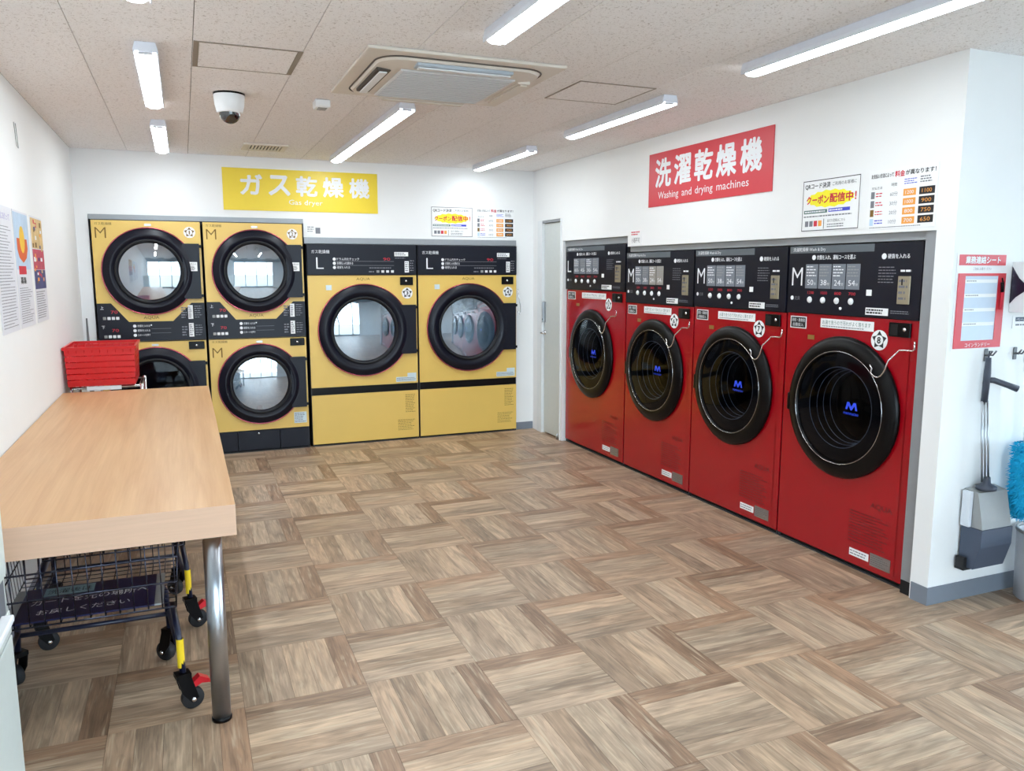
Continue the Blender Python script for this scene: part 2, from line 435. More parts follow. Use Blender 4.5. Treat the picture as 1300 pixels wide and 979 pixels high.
h = obj('door_handle', T([(XR + 0.018, DY1 - 0.072, 1.0), (XR - 0.04, DY1 - 0.072, 1.0), (XR - 0.043, DY1 - 0.09, 1.0), (XR - 0.043, DY1 - 0.17, 1.0)], 0.009), CHROME, dr)
obj('rose', L([(0, -0.006), (0.026, -0.005), (0.026, 0.003)], (XR + 0.012, DY1 - 0.072, 1.0), axis='x', seg=20), CHROME, h)
obj('door_stop', T([(XR - 0.02, DY0 + 0.01, 0.012), (XR - 0.02, DY0 + 0.01, 0.05), (XR + 0.018, DY0 + 0.01, 0.06)], 0.012), STEEL, dr)

# storefront behind the camera (daylight comes through it)
FR = mat('aluminium_frame', (170, 172, 174), 0.35, 0.8)
bm = bmesh.new()
for q in range(7):
    x = XL + (XE - XL) * q / 6; box(bm, x - 0.03, x + 0.03, YF - 0.04, YF + 0.04, 0.1, 2.5)
box(bm, XL, XE, YF - 0.04, YF + 0.04, 0, 0.1); box(bm, XL, XE, YF - 0.04, YF + 0.04, 2.5, ZC)
w1 = struct('window_1', bm, FR)
for q in range(6):
    a = XL + (XE - XL) * q / 6 + 0.03; b_ = XL + (XE - XL) * (q + 1) / 6 - 0.03
    obj('pane', B(a, b_, YF - 0.004, YF + 0.004, 0.1, 2.5), G_PANE, w1)
bm = bmesh.new()
for q in range(5):
    y = YF + 0.04 + (YP - YF - 0.04) * q / 4; box(bm, XE - 0.04, XE + 0.04, y - 0.03, y + 0.03, 0.1, 2.5)
box(bm, XE - 0.04, XE + 0.04, YF, YP, 0, 0.1); box(bm, XE - 0.04, XE + 0.04, YF, YP, 2.5, ZC)
w2 = struct('window_2', bm, FR)
for q in range(4):
    a = YF + 0.04 + (YP - YF - 0.04) * q / 4 + 0.03; b_ = YF + 0.04 + (YP - YF - 0.04) * (q + 1) / 4 - 0.03
    obj('pane', B(XE - 0.004, XE + 0.004, a, b_, 0.1, 2.5), G_PANE, w2)
struct('wall_front', B(2.95, XE, YF + 0.041, YF + 0.14, 0, ZC), WALL)
struct('ground', B(-30, 40, -40, 40, -0.30, -0.13), mat('pale_bounce_asphalt', (158, 158, 156), 0.9, var=0.2, bump=0.3))  # unseen ground, coloured paler to bounce daylight up to the ceiling

# ------------------------------------------------------------------ shared machine details
def star(n, r0, r1, cx_, cz, ph=0.0):
    return [(cx_ + (r0 if k % 2 == 0 else r1) * math.cos(ph + math.pi * k / n), cz + (r0 if k % 2 == 0 else r1) * math.sin(ph + math.pi * k / n)) for k in range(2 * n)]
def circ(r, cx_, cz, n=24): return [(cx_ + r * math.cos(2 * math.pi * k / n), cz + r * math.sin(2 * math.pi * k / n)) for k in range(n)]
def emblem(root, digit, cx_, cz, r, y, ink=INKK):
    e = obj('number_badge', P(circ(r, cx_, cz), y - 0.0015, y), WHITEP, root)
    bm = bmesh.new(); prism(bm, star(5, r * 0.92, r * 0.55, cx_, cz, math.pi / 2), y - 0.0022, y - 0.0016)
    obj('badge_star', bm, ink, e)
    obj('badge_disc', P(circ(r * 0.5, cx_, cz), y - 0.0030, y - 0.0023), WHITEP, e)
    hw = r * (0.10 if digit == '1' else 0.22); text(e, digit, cx_ - hw, cx_ + hw, cz - r * 0.34, cz + r * 0.34, ink, y - 0.0036, 0.03)
    return e

# ------------------------------------------------------------------ yellow dryers
def dryer_door(root, cx_, cz, R, rg, W, hz0, hz1, dark=False):
    d = obj('door', L([(R - 0.012, 0.0), (R, -0.006), (R, -0.020), (R - 0.010, -0.030), (R - 0.05, -0.040), (rg + 0.060, -0.044), (rg + 0.045, -0.030),
                       (rg + 0.018, -0.026), (rg + 0.006, -0.018), (rg, -0.004), (rg, 0.0)], (cx_, 0, cz), seg=64), NAVY, root)
    obj('door_rim', L([(R + 0.001, -0.010), (R + 0.007, -0.014), (R + 0.006, -0.024), (R - 0.001, -0.027)], (cx_, 0, cz), seg=64, closed=True), RIMGLINT, d, 'door rim with pink highlights put into its colour')
    n = 8; b = 0.014
    obj('glass', L([(rg * k / n, -0.012 - b * (1 - (k / n) ** 2)) for k in range(n + 1)], (cx_, 0, cz), seg=48), G_WASH if dark else G_DRY, d, 'round bulging window glass')
    obj('gasket', L([(rg + 0.030, -0.029), (rg + 0.030, -0.036), (rg + 0.016, -0.036), (rg + 0.010, -0.026)], (cx_, 0, cz), seg=48, closed=True), RUBBER, d)
    xr = math.sqrt(max(0, R * R - (hz1 - cz) ** 2))
    poly = [(cx_ + xr - 0.012, hz1), (W - 0.022, hz1), (W - 0.022, hz0), (cx_ + xr - 0.012, hz0)]
    h = obj('handle_block', P(poly, -0.034, -0.002), NAVY, root)
    for z in (hz0 + 0.012, hz1 - 0.034):
        obj('hinge', B(W - 0.04, W - 0.004, -0.030, -0.003, z, z + 0.024, bev=0.003), BLACK, h)
    # drum behind the glass
    dm = obj('drum', L([(rg + 0.012, 0.002), (rg + 0.012, 0.05), (rg + 0.07, 0.06), (rg + 0.07, 0.50), (0.03, 0.52), (0.0, 0.50)], (cx_, 0, cz), seg=48), DRUM if not dark else DRUMD, root)
    bm = bmesh.new()
    for k in range(3):
        t = 0.6 + 2.094 * k; c, s = math.cos(t), math.sin(t); q = rg + 0.068
        tube(bm, [(cx_ + c * q, 0.08, cz + s * q), (cx_ + c * q, 0.47, cz + s * q)], 0.035, 8)
    obj('baffle', bm, DRUM if not dark else DRUMD, dm)
    return d

def cabinet_with_holes(W, H, D, holes, z0=0.0):
    """hollow cabinet shell: sides, top, back and a dark inner face"""
    bm = bmesh.new(); t = 0.006
    box(bm, 0.004, 0.004 + t, 0.004, D, z0, H); box(bm, W - 0.004 - t, W - 0.004, 0.004, D, z0, H)
    box(bm, 0.010, W - 0.010, 0.004, D, H - t, H); box(bm, 0.010, W - 0.010, D - t, D, z0, H - t); box(bm, 0.010, W - 0.010, 0.004, D - t, z0, z0 + t)
    return bm
def holed_panel(W0, W1, z0, z1, cx_, cz, r, y0=-0.001, y1=0.004, seg=48):
    """flat panel with a round opening"""
    bm = bmesh.new(); ring = []; outer = []
    for k in range(seg):
        t = 2 * math.pi * k / seg; c, s = math.cos(t), math.sin(t)
        ring.append((cx_ + r * c, cz + r * s))
        sx = (W1 - cx_) / c if c > 1e-9 else ((W0 - cx_) / c if c < -1e-9 else 1e9)
        sz = (z1 - cz) / s if s > 1e-9 else ((z0 - cz) / s if s < -1e-9 else 1e9)
        q = min(sx, sz); outer.append((cx_ + q * c, cz + q * s))
    cor = [(W1, z1), (W0, z1), (W0, z0), (W1, z0)]
    def ang(p): return math.atan2(p[1] - cz, p[0] - cx_) % (2 * math.pi)
    for y in (y0, y1):
        vi = [bm.verts.new((x, y, z)) for x, z in ring]; vo = [bm.verts.new((x, y, z)) for x, z in outer]
        vc = [(ang(p), bm.verts.new((p[0], y, p[1]))) for p in cor]
        for k in range(seg):
            j = (k + 1) % seg; a0 = 2 * math.pi * k / seg; a1 = 2 * math.pi * (k + 1) / seg
            mid = [v for a, v in vc if a0 + 1e-6 < a < a1 - 1e-6]
            bm.faces.new([vi[k], vo[k]] + mid + [vo[j], vi[j]])
    return bm

def stacked_dryer(x0, digits, label, dim_lower):
    W, H = 0.826, 2.006
    r = thing('stacked_dryer', label, 'dryer', (x0, 7.245, 0), 0, 'stacked yellow dryers')
    obj('cabinet', cabinet_with_holes(W, H, 0.9, []), mat('dark_cabinet_steel', (60, 62, 66), 0.5), r)
    cx_ = W / 2 + 0.003
    obj('upper_front', holed_panel(0.006, W - 0.006, 1.016, H - 0.004, cx_, 1.592, 0.30), YEL, r)
    obj('lower_front', holed_panel(0.006, W - 0.006, 0.197, 1.010, cx_, 0.610, 0.30), YEL, r)
    dryer_door(r, cx_, 1.592, 0.352, 0.232, W, 1.365, 1.822)
    dryer_door(r, cx_, 0.610, 0.352, 0.232, W, 0.385, 0.838, dark=dim_lower)  # darker glass and drum paint a dim interior without reflections
    cp = obj('control_panel', P([(0.006, 1.334), (0.11, 1.334), (0.235, 1.180), (0.57, 1.180), (0.72, 1.330), (W - 0.006, 1.330), (W - 0.006, 1.018), (0.006, 1.018)], -0.010, -0.0015), NAVY, r)
    y = -0.0106
    for zb in (1.20, 1.05):
        for q in range(4): obj('button', B(0.045 + 0.032 * q, 0.069 + 0.032 * q, -0.016, -0.010, zb, zb + 0.024, bev=0.002, seg=1), WHITE if q else GREYPL, cp)
        text(cp, '70', 0.105, 0.155, zb + 0.05, zb + 0.075, INKR, y)
    text(cp, '上', 0.03, 0.055, 1.285, 1.312, INKW, y); text(cp, '下', 0.03, 0.055, 1.125, 1.152, INKW, y)
    for q, s in enumerate(('衣類を入れる', '硬貨を入れる', 'スタートを押す')):
        z = 1.135 - 0.038 * q
        obj('step_disc', P(circ(0.013, 0.275, z + 0.010, 14), -0.0112, -0.0105), INKW, cp)
        text(cp, s, 0.295, 0.295 + 0.095, z, z + 0.020, INKW, y)
    obj('rule', B(0.40, 0.55, -0.0108, -0.0104, 1.118, 1.1205), INKG, cp); obj('rule', B(0.40, 0.55, -0.0108, -0.0104, 1.082, 1.0845), INKG, cp)
    obj('lamp', L([(0, -0.004), (0.006, -0.003), (0.006, 0.001)], (0.40, -0.010, 1.150), seg=10), INKW, cp)
    for z in (1.195, 1.045): obj('price_tag', B(0.690, 0.728, -0.0116, -0.0104, z, z + 0.115), WHITEP, cp); lines(cp, 0.694, 0.724, z + 0.008, z + 0.107, 6, INKG, -0.0120, seed=int(z * 99))
    lines(cp, 0.635, 0.680, 1.20, 1.30, 5, INKG, y, seed=3); lines(cp, 0.635, 0.680, 1.05, 1.14, 4, INKG, y, seed=4)
    lines(cp, 0.740, 0.800, 1.20, 1.31, 6, INKG, y, 0.35, seed=8); lines(cp, 0.740, 0.800, 1.05, 1.15, 5, INKG, y, 0.35, seed=9)
    for z, zs in ((1.86, 1.955), (0.855, 0.945)):
        text(r, 'M', 0.030, 0.110, z, z + 0.085, INKDY, -0.0018, -0.012)
        text(r, 'ガス乾燥機', 0.030, 0.155, zs + (0.008 if z > 1 else 0.035), zs + (0.030 if z > 1 else 0.055), INKDY, -0.0018)
    text(r, 'AQUA', 0.345, 0.465, 1.196, 1.224, INKDY, -0.0018)
    emblem(r, digits[0], 0.735, 1.915, 0.046, -0.0015, INKDY)
    obj('notice_sticker', B(0.712, 0.782, -0.0365, -0.0345, 1.595, 1.670), WHITEP, r); 
    text(r, 'お知らせ', 0.718, 0.776, 1.645, 1.662, INKK, -0.0372); lines(r, 0.718, 0.776, 1.602, 1.640, 4, INKK, -0.0372, seed=2)
    obj('maker_plate', B(0.395, 0.445, -0.0035, -0.0012, 1.962, 1.978), STEEL, r)
    obj('maker_plate', B(0.395, 0.445, -0.0035, -0.0012, 0.975, 0.990), STEEL, r)
    cs = obj('coin_slot', B(0.680, 0.805, -0.014, -0.0015, 0.938, 1.003, bev=0.003, seg=1), BLACK, r)
    obj('lock', L([(0, -0.006), (0.009, -0.005), (0.009, 0.0)], (0.742, -0.014, 0.970), seg=12), CHROME, cs)
    for k, (a, b_) in enumerate(((0.006, 0.200), (0.206, 0.560), (0.566, W - 0.006))):
        kp = obj('kick_plate', B(a, b_, -0.002, 0.02, 0.020, 0.192), NAVY, r)
        if k == 1: obj('screw', L([(0, -0.004), (0.009, -0.003), (0.009, 0.0)], (0.38, -0.002, 0.165), seg=10), CHROME, kp)
    obj('plinth', B(0.02, W - 0.02, 0.02, 0.85, 0.0, 0.019), GAP, r)
    if not dim_lower: obj('instruction_sticker', B(0.690, 0.800, -0.0030, -0.0015, 0.235, 0.335), mat('pale_blue_sticker', (205, 222, 228), 0.5), r); lines(r, 0.695, 0.795, 0.24, 0.33, 6, INKG, -0.0035, 0.4, seed=12)
    return r
stacked_dryer(-0.667, '12', 'stacked pair of yellow dryers at far left, nearest the left wall, with badge 1', True)
stacked_dryer(0.168, '24', 'stacked pair of yellow dryers with badge 2, next to the large single dryers', False)

def large_dryer(x0, digit, label):
    W, H = 1.008, 1.835
    r = thing('large_dryer', label, 'dryer', (x0, 7.245, 0), 0, 'large yellow dryers')
    obj('cabinet', cabinet_with_holes(W, H, 0.9, []), MATS['dark_cabinet_steel'], r)
    cx_, cz = 0.503, 1.056
    obj('front_panel', holed_panel(0.006, W - 0.006, 0.543, 1.556, cx_, cz, 0.36), YEL, r)
    obj('black_band', B(0.006, W - 0.006, 0.006, 0.02, 0.474, 0.541), BLACK, r)
    lp = obj('lower_panel', B(0.006, W - 0.006, -0.003, 0.010, 0.020, 0.472), YEL, r)
    obj('plinth', B(0.02, W - 0.02, 0.02, 0.85, 0.0, 0.019), GAP, r)
    dryer_door(r, cx_, cz, 0.418, 0.280, W, 0.828, 1.283)
    cp = obj('control_panel', B(0.006, W - 0.006, -0.012, 0.003, 1.560, H - 0.004, bev=0.003, seg=1), NAVY, r)
    y = -0.0126
    text(cp, 'L', 0.085, 0.150, 1.615, 1.715, INKW, y, -0.012)
    text(cp, 'ガス乾燥機', 0.045, 0.205, 1.750, 1.782, INKW, y)
    for q, s in enumerate(('ドラム内をチェック', '衣類を入れ閉める', '硬貨を入れる')):
        z = 1.690 - 0.037 * q
        obj('step_disc', P(circ(0.014, 0.245, z + 0.011, 14), -0.0132, -0.0125), INKW, cp)
        text(cp, s, 0.268, 0.268 + (0.20, 0.145, 0.115)[q], z, z + 0.024, INKW, y)
    for z in (1.681, 1.644): obj('rule', B(0.24, 0.79, -0.0130, -0.0125, z, z + 0.003), INKG, cp)
    text(cp, '90', 0.690, 0.755, 1.690, 1.716, INKR, y); lines(cp, 0.56, 0.78, 1.615, 1.632, 1, INKG, y, seed=3)
    for q in range(4): obj('button', B(0.625 + 0.045 * q, 0.651 + 0.045 * q, -0.018, -0.012, 1.580, 1.602, bev=0.002, seg=1), WHITE if q else GREYPL, cp)
    lines(cp, 0.555, 0.615, 1.578, 1.600, 1, INKG, y, seed=5)
    obj('notice_tag', B(0.795, 0.925, -0.0140, -0.0124, 1.730, 1.768), WHITEP, cp); lines(cp, 0.80, 0.92, 1.734, 1.764, 2, INKG, -0.0144, seed=6)
    obj('price_tag', B(0.890, 0.930, -0.0140, -0.0124, 1.582, 1.685), WHITEP, cp); lines(cp, 0.894, 0.926, 1.59, 1.68, 5, INKG, -0.0144, seed=7)
    lines(cp, 0.940, 0.985, 1.59, 1.70, 5, INKG, y, 0.4, seed=9); lines(cp, 0.80, 0.92, 1.705, 1.722, 1, INKG, y, 0.4, seed=10)
    text(r, 'AQUA', 0.44, 0.565, 1.508, 1.536, INKDY, -0.0018)
    cs = obj('coin_slot', B(0.845, 0.968, -0.014, -0.0015, 1.466, 1.540, bev=0.003, seg=1), BLACK, r)
    obj('lock', L([(0, -0.006), (0.010, -0.005), (0.010, 0.0)], (0.90, -0.014, 1.503), seg=12), CHROME, cs)
    emblem(r, digit, 0.912, 1.392, 0.052, -0.0015)
    obj('maker_sticker', B(0.165, 0.215, -0.0030, -0.0015, 1.425, 1.470), mat('pale_blue_sticker', (205, 222, 228), 0.5), r)
    obj('instruction_sticker', B(0.79, 0.90, -0.0030, -0.0015, 0.560, 0.605), MATS['pale_blue_sticker'], r)
    obj('instruction_sticker', B(0.90, 0.985, -0.0030, -0.0015, 0.560, 0.640), MATS['pale_blue_sticker'], r)
    lines(r, 0.795, 0.98, 0.565, 0.60, 3, INKG, -0.0034, 0.4, seed=1)
    lines(lp, 0.80, 0.985, 0.09, 0.20, 7, INKDY, -0.0036, 0.28, seed=13); lines(lp, 0.875, 0.975, 0.26, 0.44, 11, INKDY, -0.0036, 0.28, seed=14)
    return r
large_dryer(1.014, '3', 'large single yellow dryer with badge 3, next to the stacked dryers')
L2 = large_dryer(2.028, '4', 'large single yellow dryer with badge 4, beside the white door')
bm = bmesh.new()
tube(bm, [(1.012, -0.02, 1.42), (1.016, -0.028, 1.36), (1.034, -0.028, 1.27), (1.040, -0.026, 1.20), (1.028, -0.024, 1.17), (1.014, -0.020, 1.20)], 0.004, 6)
obj('door_wire', bm, CHROME, L2)

# ------------------------------------------------------------------ red washer-dryers
def washer(y_left, W, top, cb, ccx, ccz, size, digit, nums, cardcol, label):
    r = thing('washer_dryer', label, 'washing machine', (XR + 0.04, y_left, 0), -R90, 'red washer dryers')
    sx = W / 0.92; dz = cb - 1.362
    X = lambda v: v * sx
    Z = lambda v: cb + (v - 1.362) * (top - cb) / (1.742 - 1.362) if v > 1.362 else v + dz
    obj('cabinet', cabinet_with_holes(W, top, 0.88, [], 0.0), MATS['dark_cabinet_steel'], r)
    obj('front_panel', holed_panel(0.004, W - 0.052, 0.030, cb - 0.004, ccx, ccz, 0.33, -0.004, 0.004), RED, r)
    obj('edge_strip', B(W - 0.048, W - 0.004, -0.004, 0.006, 0.030, cb - 0.004), RED, r)
    obj('plinth', B(0.01, W - 0.01, 0.02, 0.85, 0.0, 0.028), GAP, r)
    # door
    R = 0.386
    d = obj('door', L([(R - 0.02, -0.004), (R, -0.010), (R, -0.022), (R - 0.015, -0.036), (R - 0.05, -0.046), (0.310, -0.048), (0.302, -0.044), (0.302, -0.034), (0.290, -0.030)], (ccx, 0, ccz), seg=72), BLACK, r)
    bm = bmesh.new()
    lathe(bm, [(0.3042, -0.0475), (0.3060, -0.0490), (0.3078, -0.0475), (0.3060, -0.0460)], (ccx, 0, ccz), seg=60, closed=True)
    obj('chrome_ring', bm, CHROME, d, 'thin chrome ring')
    obj('glass', L([(0.0, -0.044), (0.15, -0.043), (0.25, -0.041), (0.301, -0.036)], (ccx, 0, ccz), seg=48), G_WASH, d, 'smoked round window')
    obj('bowl', L([(0.292, -0.028), (0.226, -0.027), (0.216, -0.012), (0.207, 0.05), (0.198, 0.10), (0.19, 0.145)], (ccx, 0, ccz), seg=48), RUBBER, d)
    for q, (rr, yy) in enumerate(((0.2225, -0.020), (0.211, 0.022), (0.204, 0.062), (0.196, 0.105))):
        obj('bowl_ring', L([(rr, yy - 0.0025), (rr - 0.0025, yy - 0.005), (rr - 0.005, yy - 0.0025), (rr - 0.0025, yy)], (ccx, 0, ccz), seg=48, closed=True), mat('lit_ring_tint', (196, 206, 220), 0.3), d)  # pale colour paints the light caught on the glass bowl's rings
    dm = obj('drum', L([(0.19, 0.15), (0.30, 0.16), (0.30, 0.62), (0.04, 0.64), (0, 0.62)], (ccx, 0, ccz), seg=36), DRUMD, r)
    obj('pull', B(ccx - R - 0.006, ccx - R + 0.040, -0.034, -0.012, ccz - 0.07, ccz + 0.03, bev=0.006), BLACK, d)
    lx = ccx + 0.105
    obj('window_logo', P([(lx - .04, ccz + .005), (lx - .03, ccz + .045), (lx - .014, ccz + .045), (lx, ccz + .022), (lx + .014, ccz + .045), (lx + .03, ccz + .045), (lx + .042, ccz + .005), (lx + .028, ccz + .005), (lx + .022, ccz + .028), (lx + .004, ccz + .003), (lx - .004, ccz + .003), (lx - .020, ccz + .028), (lx - .026, ccz + .005)], -0.0455, -0.0448), LOGO, d, 'blue printed M mark')
    text(d, 'mammaciao', lx - .05, lx + .05, ccz - .022, ccz - .006, LOGO, -0.0455)
    # wire hook from the door to the right edge
    pts = [(.668, 1.125), (.682, 1.108), (.678, 1.083), (.700, 1.068), (.720, 1.065), (.740, 1.075), (.758, 1.098), (.781, 1.156), (.806, 1.20), (.816, 1.21), (.850, 1.213), (.893, 1.214), (.905, 1.222), (.912, 1.26)]
    dx = ccx - 0.45; dzz = ccz - 0.865
    pts = [(min(a + dx * (1 if a < .8 else .9), W - 0.008), b + dzz) for a, b in pts]
    bm = bmesh.new(); tube(bm, [(a, -0.055 if k < 8 else -0.025, b) for k, (a, b) in enumerate(pts)], 0.0045, 6)
    obj('door_wire', bm, CHROME, r, 'bent chrome wire hook')
    # control panel
    cp = obj('control_panel', B(0.004, W - 0.006, -0.014, 0.003, cb, top - 0.003), NAVY, r)
    y = -0.0146
    obj('title_bar', B(X(0.010), X(0.62), -0.0150, -0.0138, Z(1.698), Z(1.737)), mat('grey_title_bar', (92, 100, 106), 0.4), cp)
    text(cp, '洗濯乾燥機 Wash & Dry', X(0.035), X(0.285), Z(1.704), Z(1.730), INKW, -0.0154)
    text(cp, size, X(0.034), X(0.118 if size == 'M' else 0.095), Z(1.516), Z(1.618), INKW, y, -0.006)
    obj('step_disc', P(circ(0.014, X(0.20), Z(1.673), 14), -0.0152, -0.0144), INKW, cp)
    text(cp, '衣類を入れ、運転コースを選ぶ', X(0.222), X(0.500), Z(1.660), Z(1.686), INKW, y, 0.01)
    obj('step_disc', P(circ(0.015, X(0.685), Z(1.672), 14), -0.0152, -0.0144), INKW, cp)
    text(cp, '硬貨を入れる', X(0.708), X(0.840), Z(1.660), Z(1.684), INKW, y, 0.01)
    for q in range(4):
        a = X(0.142 + 0.1005 * q); b_ = X(0.236 + 0.1005 * q)
        c = obj('course_card', B(a, b_, -0.0165, -0.0142, Z(1.501), Z(1.636), bev=0.001, seg=1), CARD if q < cardcol else mat('pale_course_card', (150, 146, 140), 0.4), cp)
        lines(cp, a + 0.008, b_ - 0.008, Z(1.565), Z(1.630), 4, INKW if q % 2 == 0 else GREYPL, -0.0170, 0.35, seed=q + 20)
        text(cp, nums[q], a + 0.018, b_ - 0.030, Z(1.520), Z(1.550), INKW, -0.0170); text(cp, '分', b_ - 0.026, b_ - 0.010, Z(1.520), Z(1.536), INKW, -0.0170)
        text(cp, ('1200', '1000', '800', '700')[q], a + 0.022, b_ - 0.024, Z(1.470), Z(1.486), INKR, y)
        obj('button', L([(0.0, -0.008), (0.014, -0.007), (0.018, -0.002), (0.018, 0.0)], (a + 0.040, -0.014, Z(1.438)), seg=16), WHITE, cp)
    rr = obj('cycle_badge', P(circ(0.012, X(0.042), Z(1.445), 12), -0.0152, -0.0144), INKW, cp)
    text(cp, '定員', X(0.062), X(0.105), Z(1.434), Z(1.456), INKG, y)
    obj('white_tag', B(X(0.586), X(0.620), -0.0160, -0.0143, Z(1.472), Z(1.503)), WHITEP, cp)
    obj('panel_notice', B(X(0.588), X(0.732), -0.0160, -0.0143, Z(1.374), Z(1.411)), WHITEP, cp); lines(cp, X(0.594), X(0.700), Z(1.379), Z(1.407), 2, INKK, -0.0164, 0.6, seed=31)
    sl = obj('coin_plate', B(X(0.782), X(0.856), -0.0200, -0.0143, Z(1.436), Z(1.574), bev=0.002, seg=1), mat('brushed_coin_plate', (168, 160, 138), 0.35, 0.7), cp)
    lines(cp, X(0.790), X(0.848), Z(1.450), Z(1.565), 4, INKG, -0.0206, 0.4, seed=33)
    obj('slot', B(X(0.805), X(0.812), -0.0212, -0.0202, Z(1.53), Z(1.56)), GAP, cp)
    lines(cp, X(0.655), X(0.775), Z(1.535), Z(1.625), 6, INKG, y, 0.3, seed=34); lines(cp, X(0.79), X(0.87), Z(1.59), Z(1.61), 1, INKW, y, 0.5, seed=35)
    lines(cp, X(0.745), X(0.865), Z(1.385), Z(1.405), 2, INKG, y, 0.4, seed=36)
    obj('lamp', L([(0, -0.005), (0.008, -0.004), (0.008, 0.0)], (X(0.415), -0.014, Z(1.398)), seg=10), INKW, cp)
    # stickers on the red front
    yy = -0.0045
    s = obj('warning_sticker', B(X(0.030), X(0.158), yy - 0.0015, yy, Z(1.272), Z(1.340)), WHITEP, r)
    obj('sticker_face', B(X(0.036), X(0.152), yy - 0.0021, yy - 0.0016, Z(1.277), Z(1.335)), INKK, s)
    text(s, '洗剤・柔軟剤', X(0.042), X(0.146), Z(1.309), Z(1.329), INKW, yy - 0.0026); text(s, '自動投入', X(0.052), X(0.136), Z(1.283), Z(1.303), INKW, yy - 0.0026)
    s = obj('notice_strip', B(X(0.268), X(0.640), yy - 0.0015, yy, Z(1.288), Z(1.338)), WHITEP, r)
    text(s, 'お湯で洗うので汚れがよく落ちます', X(0.282), X(0.62), Z(1.306), Z(1.330), mat('teal_print', (60, 110, 105), 0.6), yy - 0.0020); lines(s, X(0.282), X(0.62), Z(1.291), Z(1.303), 1, INKG, yy - 0.0020, 0.4, seed=41)
    emblem(r, digit, X(0.680), Z(1.248), 0.052, yy)
    obj('maker_plate', B(X(0.175), X(0.225), yy - 0.002, yy, Z(1.215), Z(1.240)), mat('gold_plate', (170, 130, 70), 0.4, 0.5), r)
    cs = obj('coin_return', B(X(0.742), X(0.872), -0.016, -0.0045, Z(1.274), Z(1.344), bev=0.003, seg=1), BLACK, r)
    obj('lock', L([(0, -0.006), (0.010, -0.005), (0.010, 0.0)], (X(0.84), -0.016, Z(1.312)), seg=12), CHROME, cs)
    obj('flap', B(X(0.755), X(0.80), -0.0185, -0.0162, Z(1.282), Z(1.335)), GAP, cs)
    obj('price_sticker', B(W - 0.345, W - 0.215, yy - 0.0015, yy, 0.075, 0.115), WHITEP, r); lines(r, W - 0.340, W - 0.22, 0.08, 0.11, 2, INKG, yy - 0.002, 0.4, seed=51)
    obj('rating_plate', B(W - 0.205, W - 0.075, yy - 0.0015, yy, 0.062, 0.130), STEEL, r); lines(r, W - 0.200, W - 0.08, 0.068, 0.124, 5, INKG, yy - 0.002, 0.3, seed=52)
    lines(r, W - 0.36, W - 0.08, 0.15, 0.33, 11, INKDR, yy - 0.0006, 0.3, seed=53); text(r, 'AQUA', W - 0.225, W - 0.085, 0.365, 0.398, INKDR, yy - 0.0006)
    return r
N1 = ('60', '45', '30', '54'); N2 = ('50', '38', '24', '54')
washer(6.602, 1.072, 1.811, 1.432, 0.506, 0.880, 'L', '5', N1, 4, 'red washer dryer marked L, taller than the rest, beside the white door')
washer(5.520, 0.914, 1.740, 1.352, 0.430, 0.852, 'M', '6', N2, 2, 'red washer dryer with badge 6, next to the taller machine marked L')
washer(4.601, 0.914, 1.740, 1.358, 0.442, 0.860, 'M', '7', N2, 4, 'red washer dryer with badge 7, second from the broom wall')
washer(3.682, 0.914, 1.740, 1.362, 0.454, 0.865, 'M', '8', N2, 4, 'red washer dryer with badge 8, nearest the camera')

# ------------------------------------------------------------------ wall signs
def sign_root(name, label, cat, loc, rz, group=None): return thing(name, label, cat, loc, rz, group)
s = sign_root('wall_sign', 'yellow banner sign for gas dryers with white Japanese lettering', 'sign', (0.350, YB, 2.112), 0)
obj('panel', B(0, 1.325, -0.006, -0.001, 0, 0.352), SIGNY, s)
CHY = (0.075, 0.285, 0.505, 0.725, 0.945)
for q, c in enumerate('ガス乾燥機'): text(s, c, 0.140 + 0.232 * q, 0.140 + 0.232 * q + 0.185, 0.130, 0.305, INKW, -0.0066, 0.03)
text(s, 'Gas dryer', 0.54, 0.83, 0.045, 0.100, INKW, -0.0066)
s = sign_root('wall_sign', 'red banner sign for washing and drying machines with white lettering', 'sign', (XR, 5.165, 2.062), -R90)
obj('panel', B(0, 1.345, -0.006, -0.001, 0, 0.378), SIGNR, s)
for q, c in enumerate('洗濯乾燥機'): text(s, c, 0.085 + 0.240 * q, 0.085 + 0.240 * q + 0.205, 0.130, 0.335, INKW, -0.0066, 0.03)
for wd, a, b_, zb, zt in (('Washing', 0.130, 0.385, 0.035, 0.100), ('and', 0.425, 0.540, 0.050, 0.100), ('drying', 0.580, 0.775, 0.035, 0.100), ('machines', 0.815, 1.135, 0.050, 0.100)):
    text(s, wd, a, b_, zb, zt, INKW, -0.0066)

